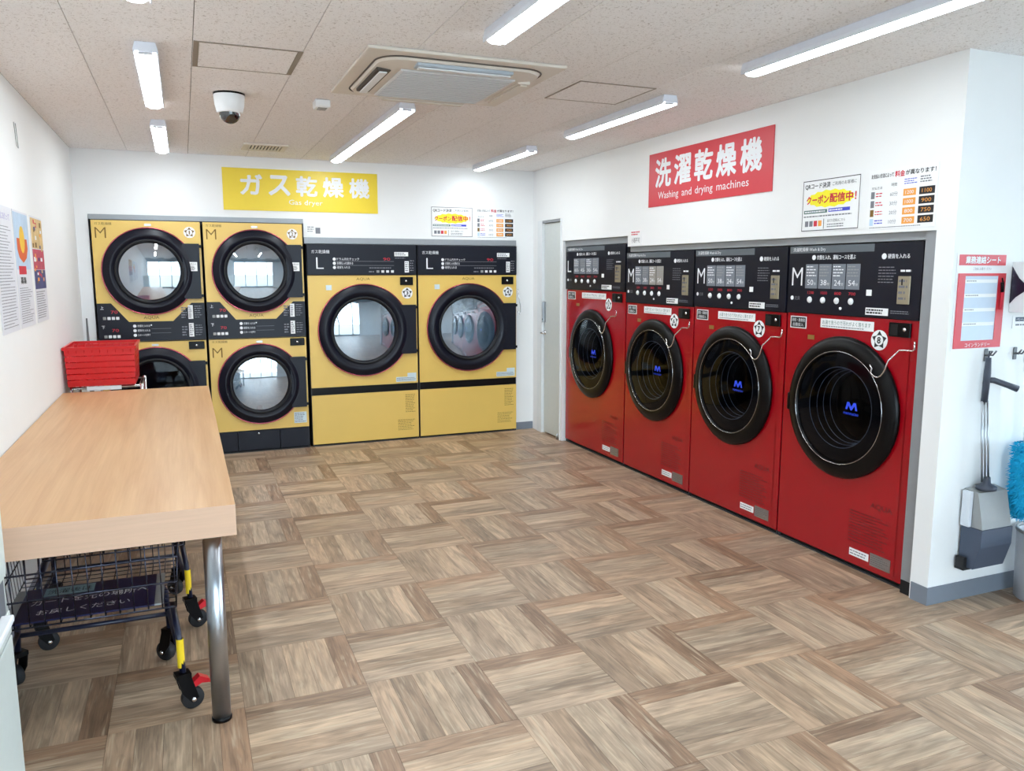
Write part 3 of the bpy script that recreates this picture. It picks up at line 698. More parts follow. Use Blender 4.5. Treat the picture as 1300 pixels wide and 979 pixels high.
def coupon_notice(loc, rz, label):
    s = thing('coupon_notice', label, 'notice', loc, rz, 'coupon notices')
    W, H = 0.415, 0.280
    obj('sheet', B(0, W, -0.003, -0.001, 0, H), WHITEP, s)
    bm = bmesh.new(); t = 0.004
    for q in ((0.004, W - 0.004, 0.004, 0.004 + t), (0.004, W - 0.004, H - 0.004 - t, H - 0.004), (0.004, 0.004 + t, 0.004, H - 0.004), (W - 0.004 - t, W - 0.004, 0.004, H - 0.004)): quad(bm, *q, -0.0034)
    obj('border', bm, INKK, s)
    text(s, 'QRコード決済', 0.020, 0.205, 0.228, 0.260, INKK, -0.0035, 0.02)
    text(s, 'ご利用のお客様に', 0.220, 0.385, 0.236, 0.256, INKK, -0.0035)
    obj('yellow_burst', P([(0.035 + 0.345 * (0.5 + 0.5 * math.cos(t_) * (1 if k % 2 else 0.93)), 0.172 + 0.048 * math.sin(t_) * (1 if k % 2 else 0.85)) for k in range(32) for t_ in (2 * math.pi * k / 32,)], -0.0035, -0.0031), INKY, s)
    text(s, 'クーポン', 0.035, 0.200, 0.148, 0.194, INKR, -0.0040, 0.03); text(s, '配信中！', 0.205, 0.390, 0.148, 0.198, INKR, -0.0040, 0.03)
    obj('green_bar', B(0.018, 0.190, -0.0036, -0.0031, 0.098, 0.116), mat('dark_green_print', (70, 110, 100), 0.6), s); obj('blue_bar', B(0.200, 0.350, -0.0036, -0.0031, 0.100, 0.118), INKB, s)
    lines(s, 0.025, 0.185, 0.101, 0.113, 1, INKW, -0.0040, 0.6, seed=1); lines(s, 0.205, 0.345, 0.103, 0.115, 1, INKW, -0.0040, 0.6, seed=2)
    lines(s, 0.018, 0.395, 0.074, 0.090, 1, INKG, -0.0035, 0.4, seed=3)
    for q in range(4): obj('payment_logo', B(0.030 + 0.033 * q, 0.055 + 0.033 * q, -0.0036, -0.0031, 0.028, 0.058), (INKG, INKG, INKR, INKO)[q], s)
    obj('box_rule', B(0.168, 0.1715, -0.0036, -0.0031, 0.012, 0.066), INKK, s)
    text(s, '友だち登録はこちら', 0.195, 0.320, 0.046, 0.062, INKK, -0.0035); lines(s, 0.195, 0.320, 0.016, 0.040, 2, INKG, -0.0035, 0.45, seed=4)
    return s
coupon_notice((2.177, YB, 1.915), 0, 'white coupon notice with yellow burst above the large yellow dryers')
coupon_notice((XR, 3.566, 1.812), -R90, 'white coupon notice with yellow burst above the red washer dryers')

def price_sheet(loc, rz, label):
    s = thing('price_sheet', label, 'notice', loc, rz, 'price sheets')
    W, H = 0.400, 0.290
    obj('sheet', B(0, W, -0.003, -0.001, 0, H), WHITEP, s)
    text(s, 'お支払い方法によって', 0.015, 0.150, 0.250, 0.272, INKK, -0.0035, 0.02); text(s, '料金', 0.158, 0.215, 0.246, 0.276, INKR, -0.0035, 0.03); text(s, 'が異なります！', 0.220, 0.388, 0.250, 0.274, INKK, -0.0035, 0.02)
    text(s, '支払方法', 0.020, 0.085, 0.196, 0.210, INKK, -0.0035); text(s, '時間', 0.140, 0.172, 0.204, 0.220, INKK, -0.0035)
    lines(s, 0.215, 0.290, 0.205, 0.235, 3, INKB, -0.0035, 0.4, seed=1); lines(s, 0.305, 0.385, 0.205, 0.240, 3, INKG, -0.0035, 0.5, seed=2)
    for q, t in enumerate(('60分', '30分', '20分', '10分')):
        z = 0.152 - 0.044 * q
        obj('card_icon', B(0.018, 0.040, -0.0036, -0.0031, z, z + 0.034), (INKG, INKG, INKDY, mat('pale_blue_print', (190, 215, 235), 0.6))[q], s)
        lines(s, 0.048, 0.100, z + 0.004, z + 0.030, 2, (INKR if q < 3 else INKB), -0.0035, 0.4, seed=q + 5)
        text(s, t, 0.135, 0.180, z + 0.004, z + 0.026, INKG, -0.0035)
        obj('orange_price', B(0.213, 0.285, -0.0036, -0.0031, z, z + 0.033), INKO, s); text(s, ('1200', '1000', '800', '700')[q], 0.225, 0.272, z + 0.008, z + 0.025, INKW, -0.0040)
        obj('black_price', B(0.303, 0.388, -0.0036, -0.0031, z, z + 0.035), INKK, s); text(s, ('1100', '900', '750', '650')[q], 0.318, 0.372, z + 0.008, z + 0.026, INKO, -0.0040)
    lines(s, 0.02, 0.38, 0.005, 0.014, 1, INKG, -0.0035, 0.4, seed=9)
    return s
price_sheet((2.622, YB, 1.908), 0, 'white price sheet with orange and black boxes above the large yellow dryers')
price_sheet((XR, 3.100, 1.803), -R90, 'white price sheet with orange and black boxes above the nearest red machine')

s = thing('small_notice', 'small white notice above the gap between stacked and large yellow dryers', 'notice', (1.030, YB, 1.905), 0)
obj('sheet', B(0, 0.135, -0.003, -0.001, 0, 0.100), WHITEP, s); lines(s, 0.01, 0.07, 0.03, 0.085, 3, INKG, -0.0035, 0.4, seed=1); obj('photo', B(0.080, 0.122, -0.0036, -0.0031, 0.020, 0.072), INKG, s)
s = thing('small_notice', 'small white and pink notice hung above the two leftmost red machines', 'notice', (XR, 5.415, 1.790), -R90)
obj('sheet', B(0, 0.150, -0.003, -0.001, 0, 0.118), WHITEP, s); lines(s, 0.01, 0.14, 0.075, 0.11, 2, INKR, -0.0035, 0.5, seed=1); text(s, '小銭不可', 0.015, 0.135, 0.020, 0.060, INKK, -0.0035)

# posters on the left wall (front faces +x)
def poster(y0, label, W=0.42, H=0.60, z0=1.305):
    s = thing('wall_poster', label, 'poster', (XL, y0, z0), R90); obj('sheet', B(0, W, -0.003, -0.001, 0, H), mat('poster_paper', (222, 223, 230), 0.6), s); return s
s = poster(4.215, 'white poster dense with small print on the left wall, nearest the camera')
text(s, 'ご利用にあたって', 0.05, 0.37, 0.535, 0.570, mat('violet_print', (150, 140, 200), 0.6), -0.0035)
lines(s, 0.03, 0.39, 0.02, 0.51, 34, INKG, -0.0035, 0.25, seed=61)
s = poster(4.670, 'blue poster with a yellow and red bowl picture, middle of the left wall posters')
obj('blue_field', B(0.01, 0.41, -0.0036, -0.0031, 0.30, 0.59), mat('sky_print', (184, 206, 228), 0.6, var=0.2, scale=12), s)
obj('bowl_picture', P([(0.06, 0.40), (0.10, 0.36), (0.20, 0.335), (0.30, 0.36), (0.35, 0.41), (0.34, 0.46), (0.06, 0.46)], -0.0041, -0.0037), mat('red_orange_print', (214, 96, 50), 0.6), s)
obj('bowl_top', P(circ(0.07, 0.205, 0.455, 20), -0.0046, -0.0042), mat('gold_print', (236, 190, 60), 0.6), s)
obj('red_tag', B(0.06, 0.26, -0.0041, -0.0037, 0.275, 0.318), INKR, s); text(s, '募集', 0.08, 0.24, 0.225, 0.262, INKK, -0.0035, 0.02)
lines(s, 0.03, 0.39, 0.02, 0.21, 16, INKG, -0.0035, 0.3, seed=62)
s = poster(5.165, 'colourful photo poster with dark lower band, rightmost poster on the left wall', 0.40)
obj('gold_photo', B(0.01, 0.39, -0.0036, -0.0031, 0.42, 0.59), mat('gold_photo_print', (214, 184, 130), 0.6, var=0.5, scale=18), s)
obj('crimson_photo', B(0.01, 0.39, -0.0036, -0.0031, 0.30, 0.415), mat('crimson_print', (190, 70, 90), 0.6, var=0.5, scale=20), s)
obj('indigo_photo', B(0.01, 0.39, -0.0036, -0.0031, 0.19, 0.298), mat('indigo_print', (66, 66, 116), 0.6, var=0.5, scale=22), s)
lines(s, 0.02, 0.38, 0.02, 0.18, 12, INKG, -0.0035, 0.35, seed=63)
rn = random.Random(4); PC = (INKR, INKW, MATS['gold_photo_print'], MATS['indigo_print'], INKO, INKDY, MATS['crimson_print'])
for q in range(34):
    a = rn.uniform(0.015, 0.33); z = rn.uniform(0.20, 0.56); obj('photo_patch', B(a, a + rn.uniform(0.03, 0.055), -0.0041 - q * 0.00002, -0.0037, z, z + rn.uniform(0.012, 0.03)), PC[q % 7], s)
bm = bmesh.new(); tube(bm, [(0.0, -0.004, 0.12), (0.003, -0.006, 0.05), (0.010, -0.008, 0.0), (0.050, -0.008, -0.006), (0.054, -0.006, 0.05), (0.046, -0.004, 0.12)], 0.0018, 6)
o = obj('wire_loop', bm, GREYPL); o.location = (XL, 4.93, 2.245); o.rotation_euler = (0, 0, R90)
tag(o, 'thin grey wire loop high on the left wall', 'hook')

# ------------------------------------------------------------------ ceiling things
def lamp(x, y0, y1, label):
    r = thing('ceiling_light', label, 'light', (x, (y0 + y1) / 2, ZC), 0, 'strip lights on the ceiling')
    h = (y1 - y0) / 2
    LH = mat('lamp_housing', (226, 230, 240), 0.4)
    bm = bmesh.new()
    hp = [(-0.040, -0.001), (-0.050, -0.034), (-0.048, -0.052), (-0.044, -0.052), (-0.042, -0.040), (0.042, -0.040), (0.044, -0.052), (0.048, -0.052), (0.050, -0.034), (0.040, -0.001)]  # lower lips added to keep the lamp's light off the nearby ceiling
    prism(bm, hp, -h, h); obj('housing', bm, LH, r)
    prof = [(-0.040, -0.0405), (-0.038, -0.047), (-0.030, -0.054), (-0.018, -0.060), (0.018, -0.060), (0.030, -0.054), (0.038, -0.047), (0.040, -0.0405)]
    bm = bmesh.new(); rings = []
    for yy, sc in ((-h + 0.014, 1.0), (h - 0.03, 1.0), (h - 0.012, 0.82), (h - 0.004, 0.5)):
        rings.append([bm.verts.new((a * (0.6 + 0.4 * sc), yy, -0.0405 + (b + 0.0405) * sc)) for a, b in prof])
    n = len(prof)
    for A, Bq in zip(rings[:-1], rings[1:]):
        for k in range(n - 1):
            f = bm.faces.new((A[k], A[k + 1], Bq[k + 1], Bq[k])); f.smooth = True
    bm.faces.new(rings[0]); bm.faces.new(rings[-1])
    obj('diffuser', bm, LED, r, 'glowing white diffuser')
    obj('end_cap', B(-0.030, 0.030, -h + 0.003, -h + 0.0135, -0.052, -0.0405, bev=0.003, seg=1), mat('lamp_end_grey', (206, 208, 216), 0.4), r)
    return r
for x, y0, y1, lb in ((-0.096, 1.90, 3.14, 'strip light in left ceiling row cut by the top of the photo'),
                      (-0.096, 3.85, 5.07, 'strip light in left ceiling row, left of the access hatch'),
                      (-0.096, 5.74, 6.93, 'strip light in left ceiling row nearest the back wall'),
                      (1.216, 1.90, 3.14, 'strip light in middle ceiling row in front of the air conditioner'),
                      (1.245, 4.60, 6.95, 'long strip light behind the air conditioner, ending over the yellow banner'),
                      (2.520, 1.94, 3.18, 'strip light in right ceiling row nearest the camera'),
                      (2.540, 3.87, 5.11, 'strip light in right ceiling row beside the square hatch'),
                      (2.555, 5.80, 7.04, 'strip light in right ceiling row nearest the back corner')):
    lamp(x, y0, y1, lb)

for (x0, x1, y0, y1), lb in zip(HATCH, ('square ceiling hatch with wide aluminium sides above the dome camera', 'square ceiling hatch with thin frame right of the air conditioner')):
    r = thing('ceiling_hatch', lb, 'hatch', ((x0 + x1) / 2, (y0 + y1) / 2, ZC), 0, 'ceiling access hatches')
    hx, hy = (x1 - x0) / 2, (y1 - y0) / 2; sw = 0.022 if x0 < 1 else 0.008
    HF = mat('hatch_frame', (150, 140, 128), 0.5, 0.3)
    for q in ((-hx, -hx + sw, -hy, hy), (hx - sw, hx, -hy, hy), (-hx + sw, hx - sw, -hy, -hy + 0.008), (-hx + sw, hx - sw, hy - 0.008, hy)): obj('frame_bar', B(*q, -0.004, -0.0005), HF, r)
    obj('hatch_board', B(-hx + sw + 0.002, hx - sw - 0.002, -hy + 0.010, hy - 0.010, -0.003, -0.0005), GYPS, r)

# cassette air conditioner
r = thing('air_conditioner', 'square white ceiling cassette air conditioner with four louvres', 'air conditioner', (1.262, 3.995, ZC), 0)
ACW = mat('ac_ivory', (222, 214, 204), 0.45); ACG = mat('ac_grille_grey', (226, 228, 230), 0.5)
obj('panel', B(-0.475, 0.475, -0.475, 0.475, -0.016, -0.0005, bev=0.006), ACW, r)
bm = bmesh.new(); 
def rsq(h, rad, z, n=8):
    v = []
    for cx_, cy_, a in ((1, 1, 0), (-1, 1, 90), (-1, -1, 180), (1, -1, 270)):
        for k in range(n + 1):
            t = math.radians(a + 90 * k / n); v.append((cx_ * (h - rad) + rad * math.cos(t), cy_ * (h - rad) + rad * math.sin(t), z))
    return v
def loft(bm, rings):
    rr = [[bm.verts.new(p) for p in q] for q in rings]; n = len(rr[0])
    for A, Bq in zip(rr[:-1], rr[1:]):
        for k in range(n): 
            f = bm.faces.new((A[k], A[(k + 1) % n], Bq[(k + 1) % n], Bq[k]))
    return rr
rr = loft(bm, [rsq(0.405, 0.12, -0.0162), rsq(0.395, 0.12, -0.030), rsq(0.300, 0.03, -0.042)]); bm.faces.new(rr[-1])
obj('bezel', bm, ACW, r)
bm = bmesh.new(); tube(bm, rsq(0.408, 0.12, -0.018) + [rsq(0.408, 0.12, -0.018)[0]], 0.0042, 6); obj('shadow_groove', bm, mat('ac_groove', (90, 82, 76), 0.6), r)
g = obj('return_grille', B(-0.285, 0.285, -0.285, 0.285, -0.050, -0.0425, bev=0.003, seg=1), ACG, r)
bm = bmesh.new()
for k in range(19): box(bm, -0.27, 0.27, -0.270 + 0.03 * k - 0.003, -0.270 + 0.03 * k + 0.003, -0.0525, -0.0502)
obj('grille_bars', bm, mat('ac_grille_bar', (200, 205, 210), 0.5), g)
for k in range(4):
    t = k * R90; M = Matrix.Rotation(t, 4, 'Z')
    bm = box(bmesh.new(), -0.235, 0.235, 0.318, 0.386, -0.047, -0.030, bev=0.004, seg=1); bmesh.ops.transform(bm, matrix=M, verts=bm.verts)
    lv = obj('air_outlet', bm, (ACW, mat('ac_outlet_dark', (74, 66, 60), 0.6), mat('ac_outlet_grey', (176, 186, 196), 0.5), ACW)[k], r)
    bm = box(bmesh.new(), -0.225, 0.225, 0.334, 0.372, -0.055, -0.0475, bev=0.002, seg=1); bmesh.ops.transform(bm, matrix=M, verts=bm.verts)
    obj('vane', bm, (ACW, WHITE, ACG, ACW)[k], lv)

r = thing('dome_camera', 'white dome security camera hanging from the ceiling', 'camera', (0.287, 4.77, ZC), 0)
obj('base_ring', L([(0, -0.001), (0.084, -0.001), (0.084, -0.010), (0, -0.010)], (0, 0, 0), axis='z', seg=32), BLACK, r)
obj('housing', L([(0.082, -0.010), (0.078, -0.06), (0.068, -0.100), (0.058, -0.104), (0, -0.104)], (0, 0, 0), axis='z', seg=32), WHITE, r)
n = 8; obj('dome', L([(0.056 * math.cos(k / n * math.pi / 2), -0.104 - 0.056 * math.sin(k / n * math.pi / 2)) for k in range(n + 1)], (0, 0, 0), axis='z', seg=28), G_DOME, r)
obj('lens', L([(0, -0.120), (0.026, -0.124), (0.034, -0.140), (0.020, -0.150), (0, -0.152)], (0, 0, 0), axis='z', seg=20), BLACK, r)
r = thing('motion_sensor', 'small white box sensor on the ceiling left of the air conditioner', 'sensor', (0.785, 4.76, ZC), 0)
obj('case', B(-0.043, 0.043, -0.05, 0.05, -0.045, -0.0005, bev=0.008), WHITE, r); obj('lens_strip', B(-0.025, 0.025, -0.040, 0.030, -0.049, -0.0455, bev=0.001, seg=1), GREYPL, r)
r = thing('ceiling_vent', 'small slatted vent grille in the ceiling above the yellow banner', 'vent', (0.645, 6.66, ZC), 0)
for q in ((-0.165, 0.165, -0.165, -0.125), (-0.165, 0.165, 0.125, 0.165), (-0.165, -0.125, -0.125, 0.125), (0.125, 0.165, -0.125, 0.125)): obj('frame_bar', B(*q, -0.012, -0.0005), ACW, r)
obj('backing', B(-0.125, 0.125, -0.125, 0.125, -0.003, -0.0005), GAP, r)
for k in range(10): obj('slat', B(-0.121 + 0.025 * k, -0.108 + 0.025 * k, -0.125, 0.125, -0.011, -0.0035), ACW, r)

# ------------------------------------------------------------------ folding table
TX0, TX1, TY0, TY1 = XL + 0.004, 0.123, 2.800, 5.87
tb = thing('folding_table', 'long oak folding table with a thick top along the left wall', 'table', ((TX0 + TX1) / 2, (TY0 + TY1) / 2, 0), 0)
hx, hy = (TX1 - TX0) / 2, (TY1 - TY0) / 2
bm = bmesh.new(); box(bm, -hx, hx, -hy + 0.003, hy, 0.694, 0.803, bev=0.0015, seg=2); obj('table_top', bm, OAK, tb)
EDGE = mat('pale_edge_band', (208, 170, 143), 0.45, var=0.10, scale=3, aniso=(1.2, 30, 30))
obj('edge_band', B(-hx, hx, -hy, -hy + 0.0028, 0.694, 0.8025), EDGE, tb)
for sx in (-1, 1):
    for sy in (-1, 1):
        x = sx * (hx - 0.080); y = sy * (hy - 0.050)
        lg = obj('leg', L([(0.0, 0.014), (0.032, 0.014), (0.032, 0.690), (0.0, 0.690)], (x, y, 0), axis='z', seg=28), STEEL, tb)
        obj('foot', L([(0, 0), (0.035, 0), (0.035, 0.010), (0.033, 0.0138), (0, 0.0138)], (x, y, 0), axis='z', seg=28), BLACK, lg)

# ------------------------------------------------------------------ laundry carts
def caster(parent, x, y, ang, brake):
    c, s = math.cos(ang), math.sin(ang)
    R_ = Matrix.Rotation(ang, 4, 'Z'); Tm = Matrix.Translation((x, y, 0)) @ R_
    def put(bm): bmesh.ops.transform(bm, matrix=Tm, verts=bm.verts); return bm
    w_ = obj('caster', put(lathe(bmesh.new(), [(0, -0.016), (0.036, -0.016), (0.040, -0.010), (0.040, 0.010), (0.036, 0.016), (0, 0.016)], (0.028, 0, 0.0402), axis='y', seg=24)), RUBBER, parent)
    bm = bmesh.new()
    for q in (-1, 1): prism(bm, [(-0.026, 0.135), (0.022, 0.135), (0.046, 0.045), (0.020, 0.030), (-0.012, 0.075)], q * 0.019, q * 0.024)
    box(bm, -0.028, 0.024, -0.024, 0.024, 0.128, 0.145)
    obj('fork', put(bm), BLACK, w_)
    obj('axle', put(lathe(bmesh.new(), [(0, -0.027), (0.008, -0.027), (0.008, 0.027), (0, 0.027)], (0.028, 0, 0.0402), axis='y', seg=10)), CHROME, w_)
    if brake: obj('brake_pedal', put(prism(bmesh.new(), [(0.020, 0.095), (0.055, 0.120), (0.088, 0.100), (0.092, 0.085), (0.060, 0.092), (0.030, 0.080)], -0.016, 0.016)), mat('red_brake', (200, 24, 36), 0.4), w_)
def cart(loc, label, plate):
    r = thing('laundry_cart', label, 'cart', loc, 0, 'wire laundry carts under the table')
    xa, xb, ya, yb = -0.295, 0.295, 0.0, 0.42
    z0, z1 = 0.365, 0.660
    k = 0
    for (x, y) in ((xa, ya), (xb, ya), (xa, yb), (xb - 0.05, yb)):
        lg = obj('leg', T([(x, y, 0.145), (x * 0.97, y + 0.01, 0.30), (x * 0.92, 0.5 * y + 0.13, z0 - 0.004)], 0.0115), BLUE, r)
        if y == ya: obj('yellow_band', L([(0.0130, 0.165), (0.0130, 0.275)], (x - 0.004 * (1 if x > 0 else -1), y + 0.004, 0), axis='z', seg=12), mat('yellow_tape', (236, 200, 30), 0.5), lg)
        caster(r, x, y, (0.35, 0.25, 2.3, 2.4)[k], k == 1); k += 1
    obj('lower_bar', T([(xa, yb, 0.205), (xb - 0.05, yb, 0.205)], 0.010), BLUE, r)
    obj('lower_bar', T([(xa * 0.98, 0.0, 0.215), (xa * 0.98, yb, 0.215)], 0.010), BLUE, r)
    obj('lower_bar', T([(xb * 0.98, 0.0, 0.215), (xb - 0.05, yb, 0.215)], 0.010), BLUE, r)
    # wire basket: each run of wire
    bx0, bx1, by0, by1 = -0.280, 0.285, 0.09, 0.60; f = 0.020
    DW = mat('dark_wire', (66, 68, 82), 0.25, 0.85)
    bm = bmesh.new()
    for q in range(4):
        t = q / 3; z = z0 + (z1 - z0) * t; o_ = f * t
        tube(bm, [(bx0 - o_, by0 - o_, z), (bx1 + o_, by0 - o_, z), (bx1 + o_, by1 + o_, z), (bx0 - o_, by1 + o_, z), (bx0 - o_, by0 - o_, z)], 0.0035 if q < 3 else 0.006, 6)
    obj('hoop_wires', bm, DW, r)
    bm = bmesh.new(); nx, ny = 12, 11
    for q in range(nx + 1):
        x = bx0 + (bx1 - bx0) * q / nx
        tube(bm, [(x, by0 - f, z1), (x, by0, z0), (x, by1, z0), (x, by1 + f, z1)], 0.0022, 5)
    for q in range(1, ny):
        y = by0 + (by1 - by0) * q / ny
        tube(bm, [(bx0 - f, y, z1), (bx0, y, z0), (bx1, y, z0), (bx1 + f, y, z1)], 0.0022, 5)
    obj('upright_wires', bm, DW, r)
    if plate:
        p_ = obj('notice_plate', B(bx0 + 0.035, bx1 - 0.075, by0 + 0.02, by0 + 0.34, z0 + 0.006, z0 + 0.012), mat('navy_plate', (20, 22, 66), 0.35), r, 'navy plate with white lettering')
        obj('plate_edge', B(bx0 + 0.005, bx0 + 0.0345, by0 + 0.02, by0 + 0.34, z0 + 0.006, z0 + 0.013), GREYPL, p_); obj('plate_edge', B(bx1 - 0.0745, bx1 - 0.045, by0 + 0.02, by0 + 0.34, z0 + 0.006, z0 + 0.013), GREYPL, p_)
        obj('pale_patch', B(bx0 + 0.10, bx0 + 0.27, by0 + 0.25, by0 + 0.33, z0 + 0.0122, z0 + 0.0128), mat('pale_teal_print', (130, 160, 170), 0.5), p_)
        for s_, xa_, xb_, yv, hh in (('洗濯後は', bx0 + .11, bx0 + .26, by0 + .265, .045), ('カートを元の場所へ', bx0 + .07, bx1 - .10, by0 + .165, .055), ('お戻しください', bx0 + .10, bx1 - .16, by0 + .07, .045)):
            vs, fs = tdata(s_, 0.0); me = bpy.data.meshes.new('lettering')
            me.from_pydata([(xa_ + u * (xb_ - xa_), yv + v * hh, z0 + 0.0134) for u, v, q in vs], [], fs); me.materials.append(INKW if yv < by0 + .2 else INKK)
            o = bpy.data.objects.new('lettering', me); col.objects.link(o); o.parent = p_
    # handle at the far end
    obj('handle', T([(xa * 0.9, by1 + f + 0.012, z1 - 0.20), (xa * 0.9, by1 + f + 0.014, 0.672), (xb * 0.9, by1 + f + 0.014, 0.672), (xb * 0.9, by1 + f + 0.012, z1 - 0.20)], 0.010), BLUE, r)
    return r
cart((-0.375, 2.965, 0), 'wire laundry cart with navy notice plate under the table, nearest the camera', True)
cart((-0.345, 3.680, 0), 'wire laundry cart parked behind the first under the table', False)

# red baskets on a chrome cart beyond the table
r = thing('basket_cart', 'chrome wire cart beyond the table end carrying a red basket', 'cart', (-0.520, 6.20, 0), 0)
for sx in (-1, 1):
    for sy in (-1, 1):
        x, y = sx * 0.215, sy * 0.23
        lg = obj('leg', T([(x, y, 0.082), (x, y, 0.828)], 0.011), CHROME, r)
        obj('wheel', L([(0, -0.012), (0.040, -0.012), (0.040, 0.012), (0, 0.012)], (x, y, 0.0402), axis='y', seg=18), RUBBER, lg)
for z in (0.24, 0.815):
    bm = bmesh.new(); tube(bm, [(-0.215, -0.23, z), (0.215, -0.23, z), (0.215, 0.23, z), (-0.215, 0.23, z), (-0.215, -0.23, z)], 0.009, 8)
    sh = obj('shelf_frame', bm, CHROME, r)
    bm = bmesh.new()
    for q in range(15): tube(bm, [(-0.20 + 0.0285 * q, -0.23, z), (-0.20 + 0.0285 * q, 0.23, z)], 0.003, 5)
    obj('shelf_wires', bm, CHROME, sh)
obj('price_rail', B(-0.12, 0.09, -0.245, -0.240, 0.798, 0.826), WHITE, r)
def basket(z, label):
    r = thing('red_basket', label, 'basket', (-0.545, 6.20, z), 0)
    hx0, hy0, hx1, hy1, H = 0.205, 0.250, 0.213, 0.262, 0.265
    bm = bmesh.new()
    # bottom, wall ribs with open slots, rim
    box(bm, -hx0, hx0, -hy0, hy0, 0.0, 0.005); obj('bottom', bm, REDPL, r)
    def ring(z, x, y): return [(-x, -y, z), (x, -y, z), (x, y, z), (-x, y, z)]
    def hoop(za, zb, t=0.003):
        ta, tb_ = za / H, zb / H; bm = bmesh.new()
        xa, ya = hx0 + (hx1 - hx0) * ta, hy0 + (hy1 - hy0) * ta; xb, yb = hx0 + (hx1 - hx0) * tb_, hy0 + (hy1 - hy0) * tb_
        loft(bm, [ring(za, xa, ya), ring(zb, xb, yb), ring(zb, xb - t, yb - t), ring(za, xa - t, ya - t), ring(za, xa, ya)]); return bm
    for za, zb in ((0.0055, 0.040), (0.048, 0.080), (0.088, 0.120), (0.128, 0.160), (0.168, 0.200), (0.208, 0.244)): obj('wall_band', hoop(za, zb), REDPL, r)
    bm = bmesh.new()
    for q in range(9):
        t = -0.88 + 1.76 * q / 8
        for sy in (-1, 1): tube(bm, [(t * hx0, sy * hy0 * 0.985, 0.005), (t * hx1, sy * hy1 * 0.985, 0.248)], 0.004, 5)
        for sx in (-1, 1): tube(bm, [(sx * hx0 * 0.985, t * hy0, 0.005), (sx * hx1 * 0.985, t * hy1, 0.248)], 0.004, 5)
    obj('ribs', bm, REDPL, r)
    bm = bmesh.new(); loft(bm, [ring(0.245, hx1 + 0.008, hy1 + 0.008), ring(0.265, hx1 + 0.010, hy1 + 0.010), ring(0.265, hx1 - 0.004, hy1 - 0.004), ring(0.245, hx1 - 0.004, hy1 - 0.004), ring(0.245, hx1 + 0.008, hy1 + 0.008)])
    obj('rim', bm, REDPL, r)
    return r
basket(0.829, 'slotted red plastic basket standing on the chrome cart')
r = thing('grey_mop', 'slim grey pole leaning in the back left corner behind the red basket', 'mop', (-0.715, 7.08, 0), 0)
obj('pole', T([(-0.012, 0.0, 0.02), (-0.016, 0.06, 0.75), (-0.020, 0.10, 1.22)], [0.020, 0.016, 0.006]), mat('dark_grey_pole', (96, 94, 96), 0.5), r)
obj('head', B(-0.045, 0.05, -0.03, 0.03, 0.0, 0.04, bev=0.006), SLATE, r)

# ------------------------------------------------------------------ pale cabinet at the left edge
r = thing('metal_cabinet', 'pale grey metal cabinet cut off by the left edge, in front of the table', 'cabinet', (-0.640, 1.90, 0), 0)
obj('body', B(-0.128, 0.132, -0.55, 0.592, 0.02, 1.35, bev=0.006), CABM, r)
obj('side_cover', B(0.1325, 0.138, -0.54, 0.590, 0.03, 0.582, bev=0.002, seg=1), CABM, r)
obj('side_cover', B(0.1325, 0.138, -0.54, 0.590, 0.590, 0.655, bev=0.002, seg=1), CABM, r)
obj('side_cover', B(0.1325, 0.138, -0.54, 0.590, 0.76, 1.33, bev=0.002, seg=1), CABM, r)
obj('grip_recess', B(0.1322, 0.1345, -0.54, 0.560, 0.658, 0.757), mat('recess_grey', (104, 108, 116), 0.5), r)
obj('ledge', B(0.1345, 0.165, -0.50, 0.50, 0.656, 0.676, bev=0.004), WHITE, r)
obj('base', B(-0.12, 0.125, -0.54, 0.58, 0.0, 0.0195), GAP, r)

# ------------------------------------------------------------------ things on the near right wall (front faces -y)
r = thing('notice_board', 'red framed message sheet holder with header on the white wall', 'notice', (3.258, YP, 1.235), 0)
obj('backing_sheet', B(-0.006, 0.326, -0.003, -0.001, -0.006, 0.445), WHITEP, r)
h = obj('header', B(0.006, 0.312, -0.0045, -0.0032, 0.388, 0.437), SIGNR, r); text(h, '業務連絡シート', 0.045, 0.275, 0.396, 0.430, INKW, -0.0050, 0.03)
text(r, 'ご自由にお書きください', 0.10, 0.22, 0.366, 0.380, INKG, -0.0034)
for q in ((0.006, 0.050, 0.006, 0.352), (0.268, 0.318, 0.006, 0.352), (0.050, 0.268, 0.006, 0.042), (0.050, 0.268, 0.340, 0.352)): obj('frame_bar', B(q[0], q[1], -0.007, -0.0032, q[2], q[3]), SIGNR, r)
text(r, 'コインランドリー', 0.080, 0.245, 0.012, 0.030, INKW, -0.0075)
sh = obj('message_sheet', B(0.050, 0.268, -0.0048, -0.0032, 0.042, 0.340), mat('pale_blue_paper', (200, 214, 230), 0.6), r)
for k in range(4): obj('white_row', B(0.052, 0.262, -0.0054, -0.0049, 0.318 - 0.066 * k - 0.010, 0.318 - 0.066 * k + 0.006), WHITEP, sh); lines(sh, 0.06, 0.15, 0.312 - 0.066 * k, 0.322 - 0.066 * k, 1, INKG, -0.0058, 0.4, seed=k)
r = thing('marker_pen', 'black and red marker pen hanging on the message sheet holder', 'pen', (3.537, YP - 0.016, 1.42), 0)
obj('cap', T([(0.010, 0, 0.080), (0.006, 0, 0.125)], 0.0075), BLACK, r); obj('barrel', T([(0.006, 0, 0.00), (0.010, 0, 0.079)], 0.0065), INKR, r)
obj('clip', T([(0.010, 0.0, 0.126), (0.013, 0.0085, 0.145)], 0.003), BLACK, r)

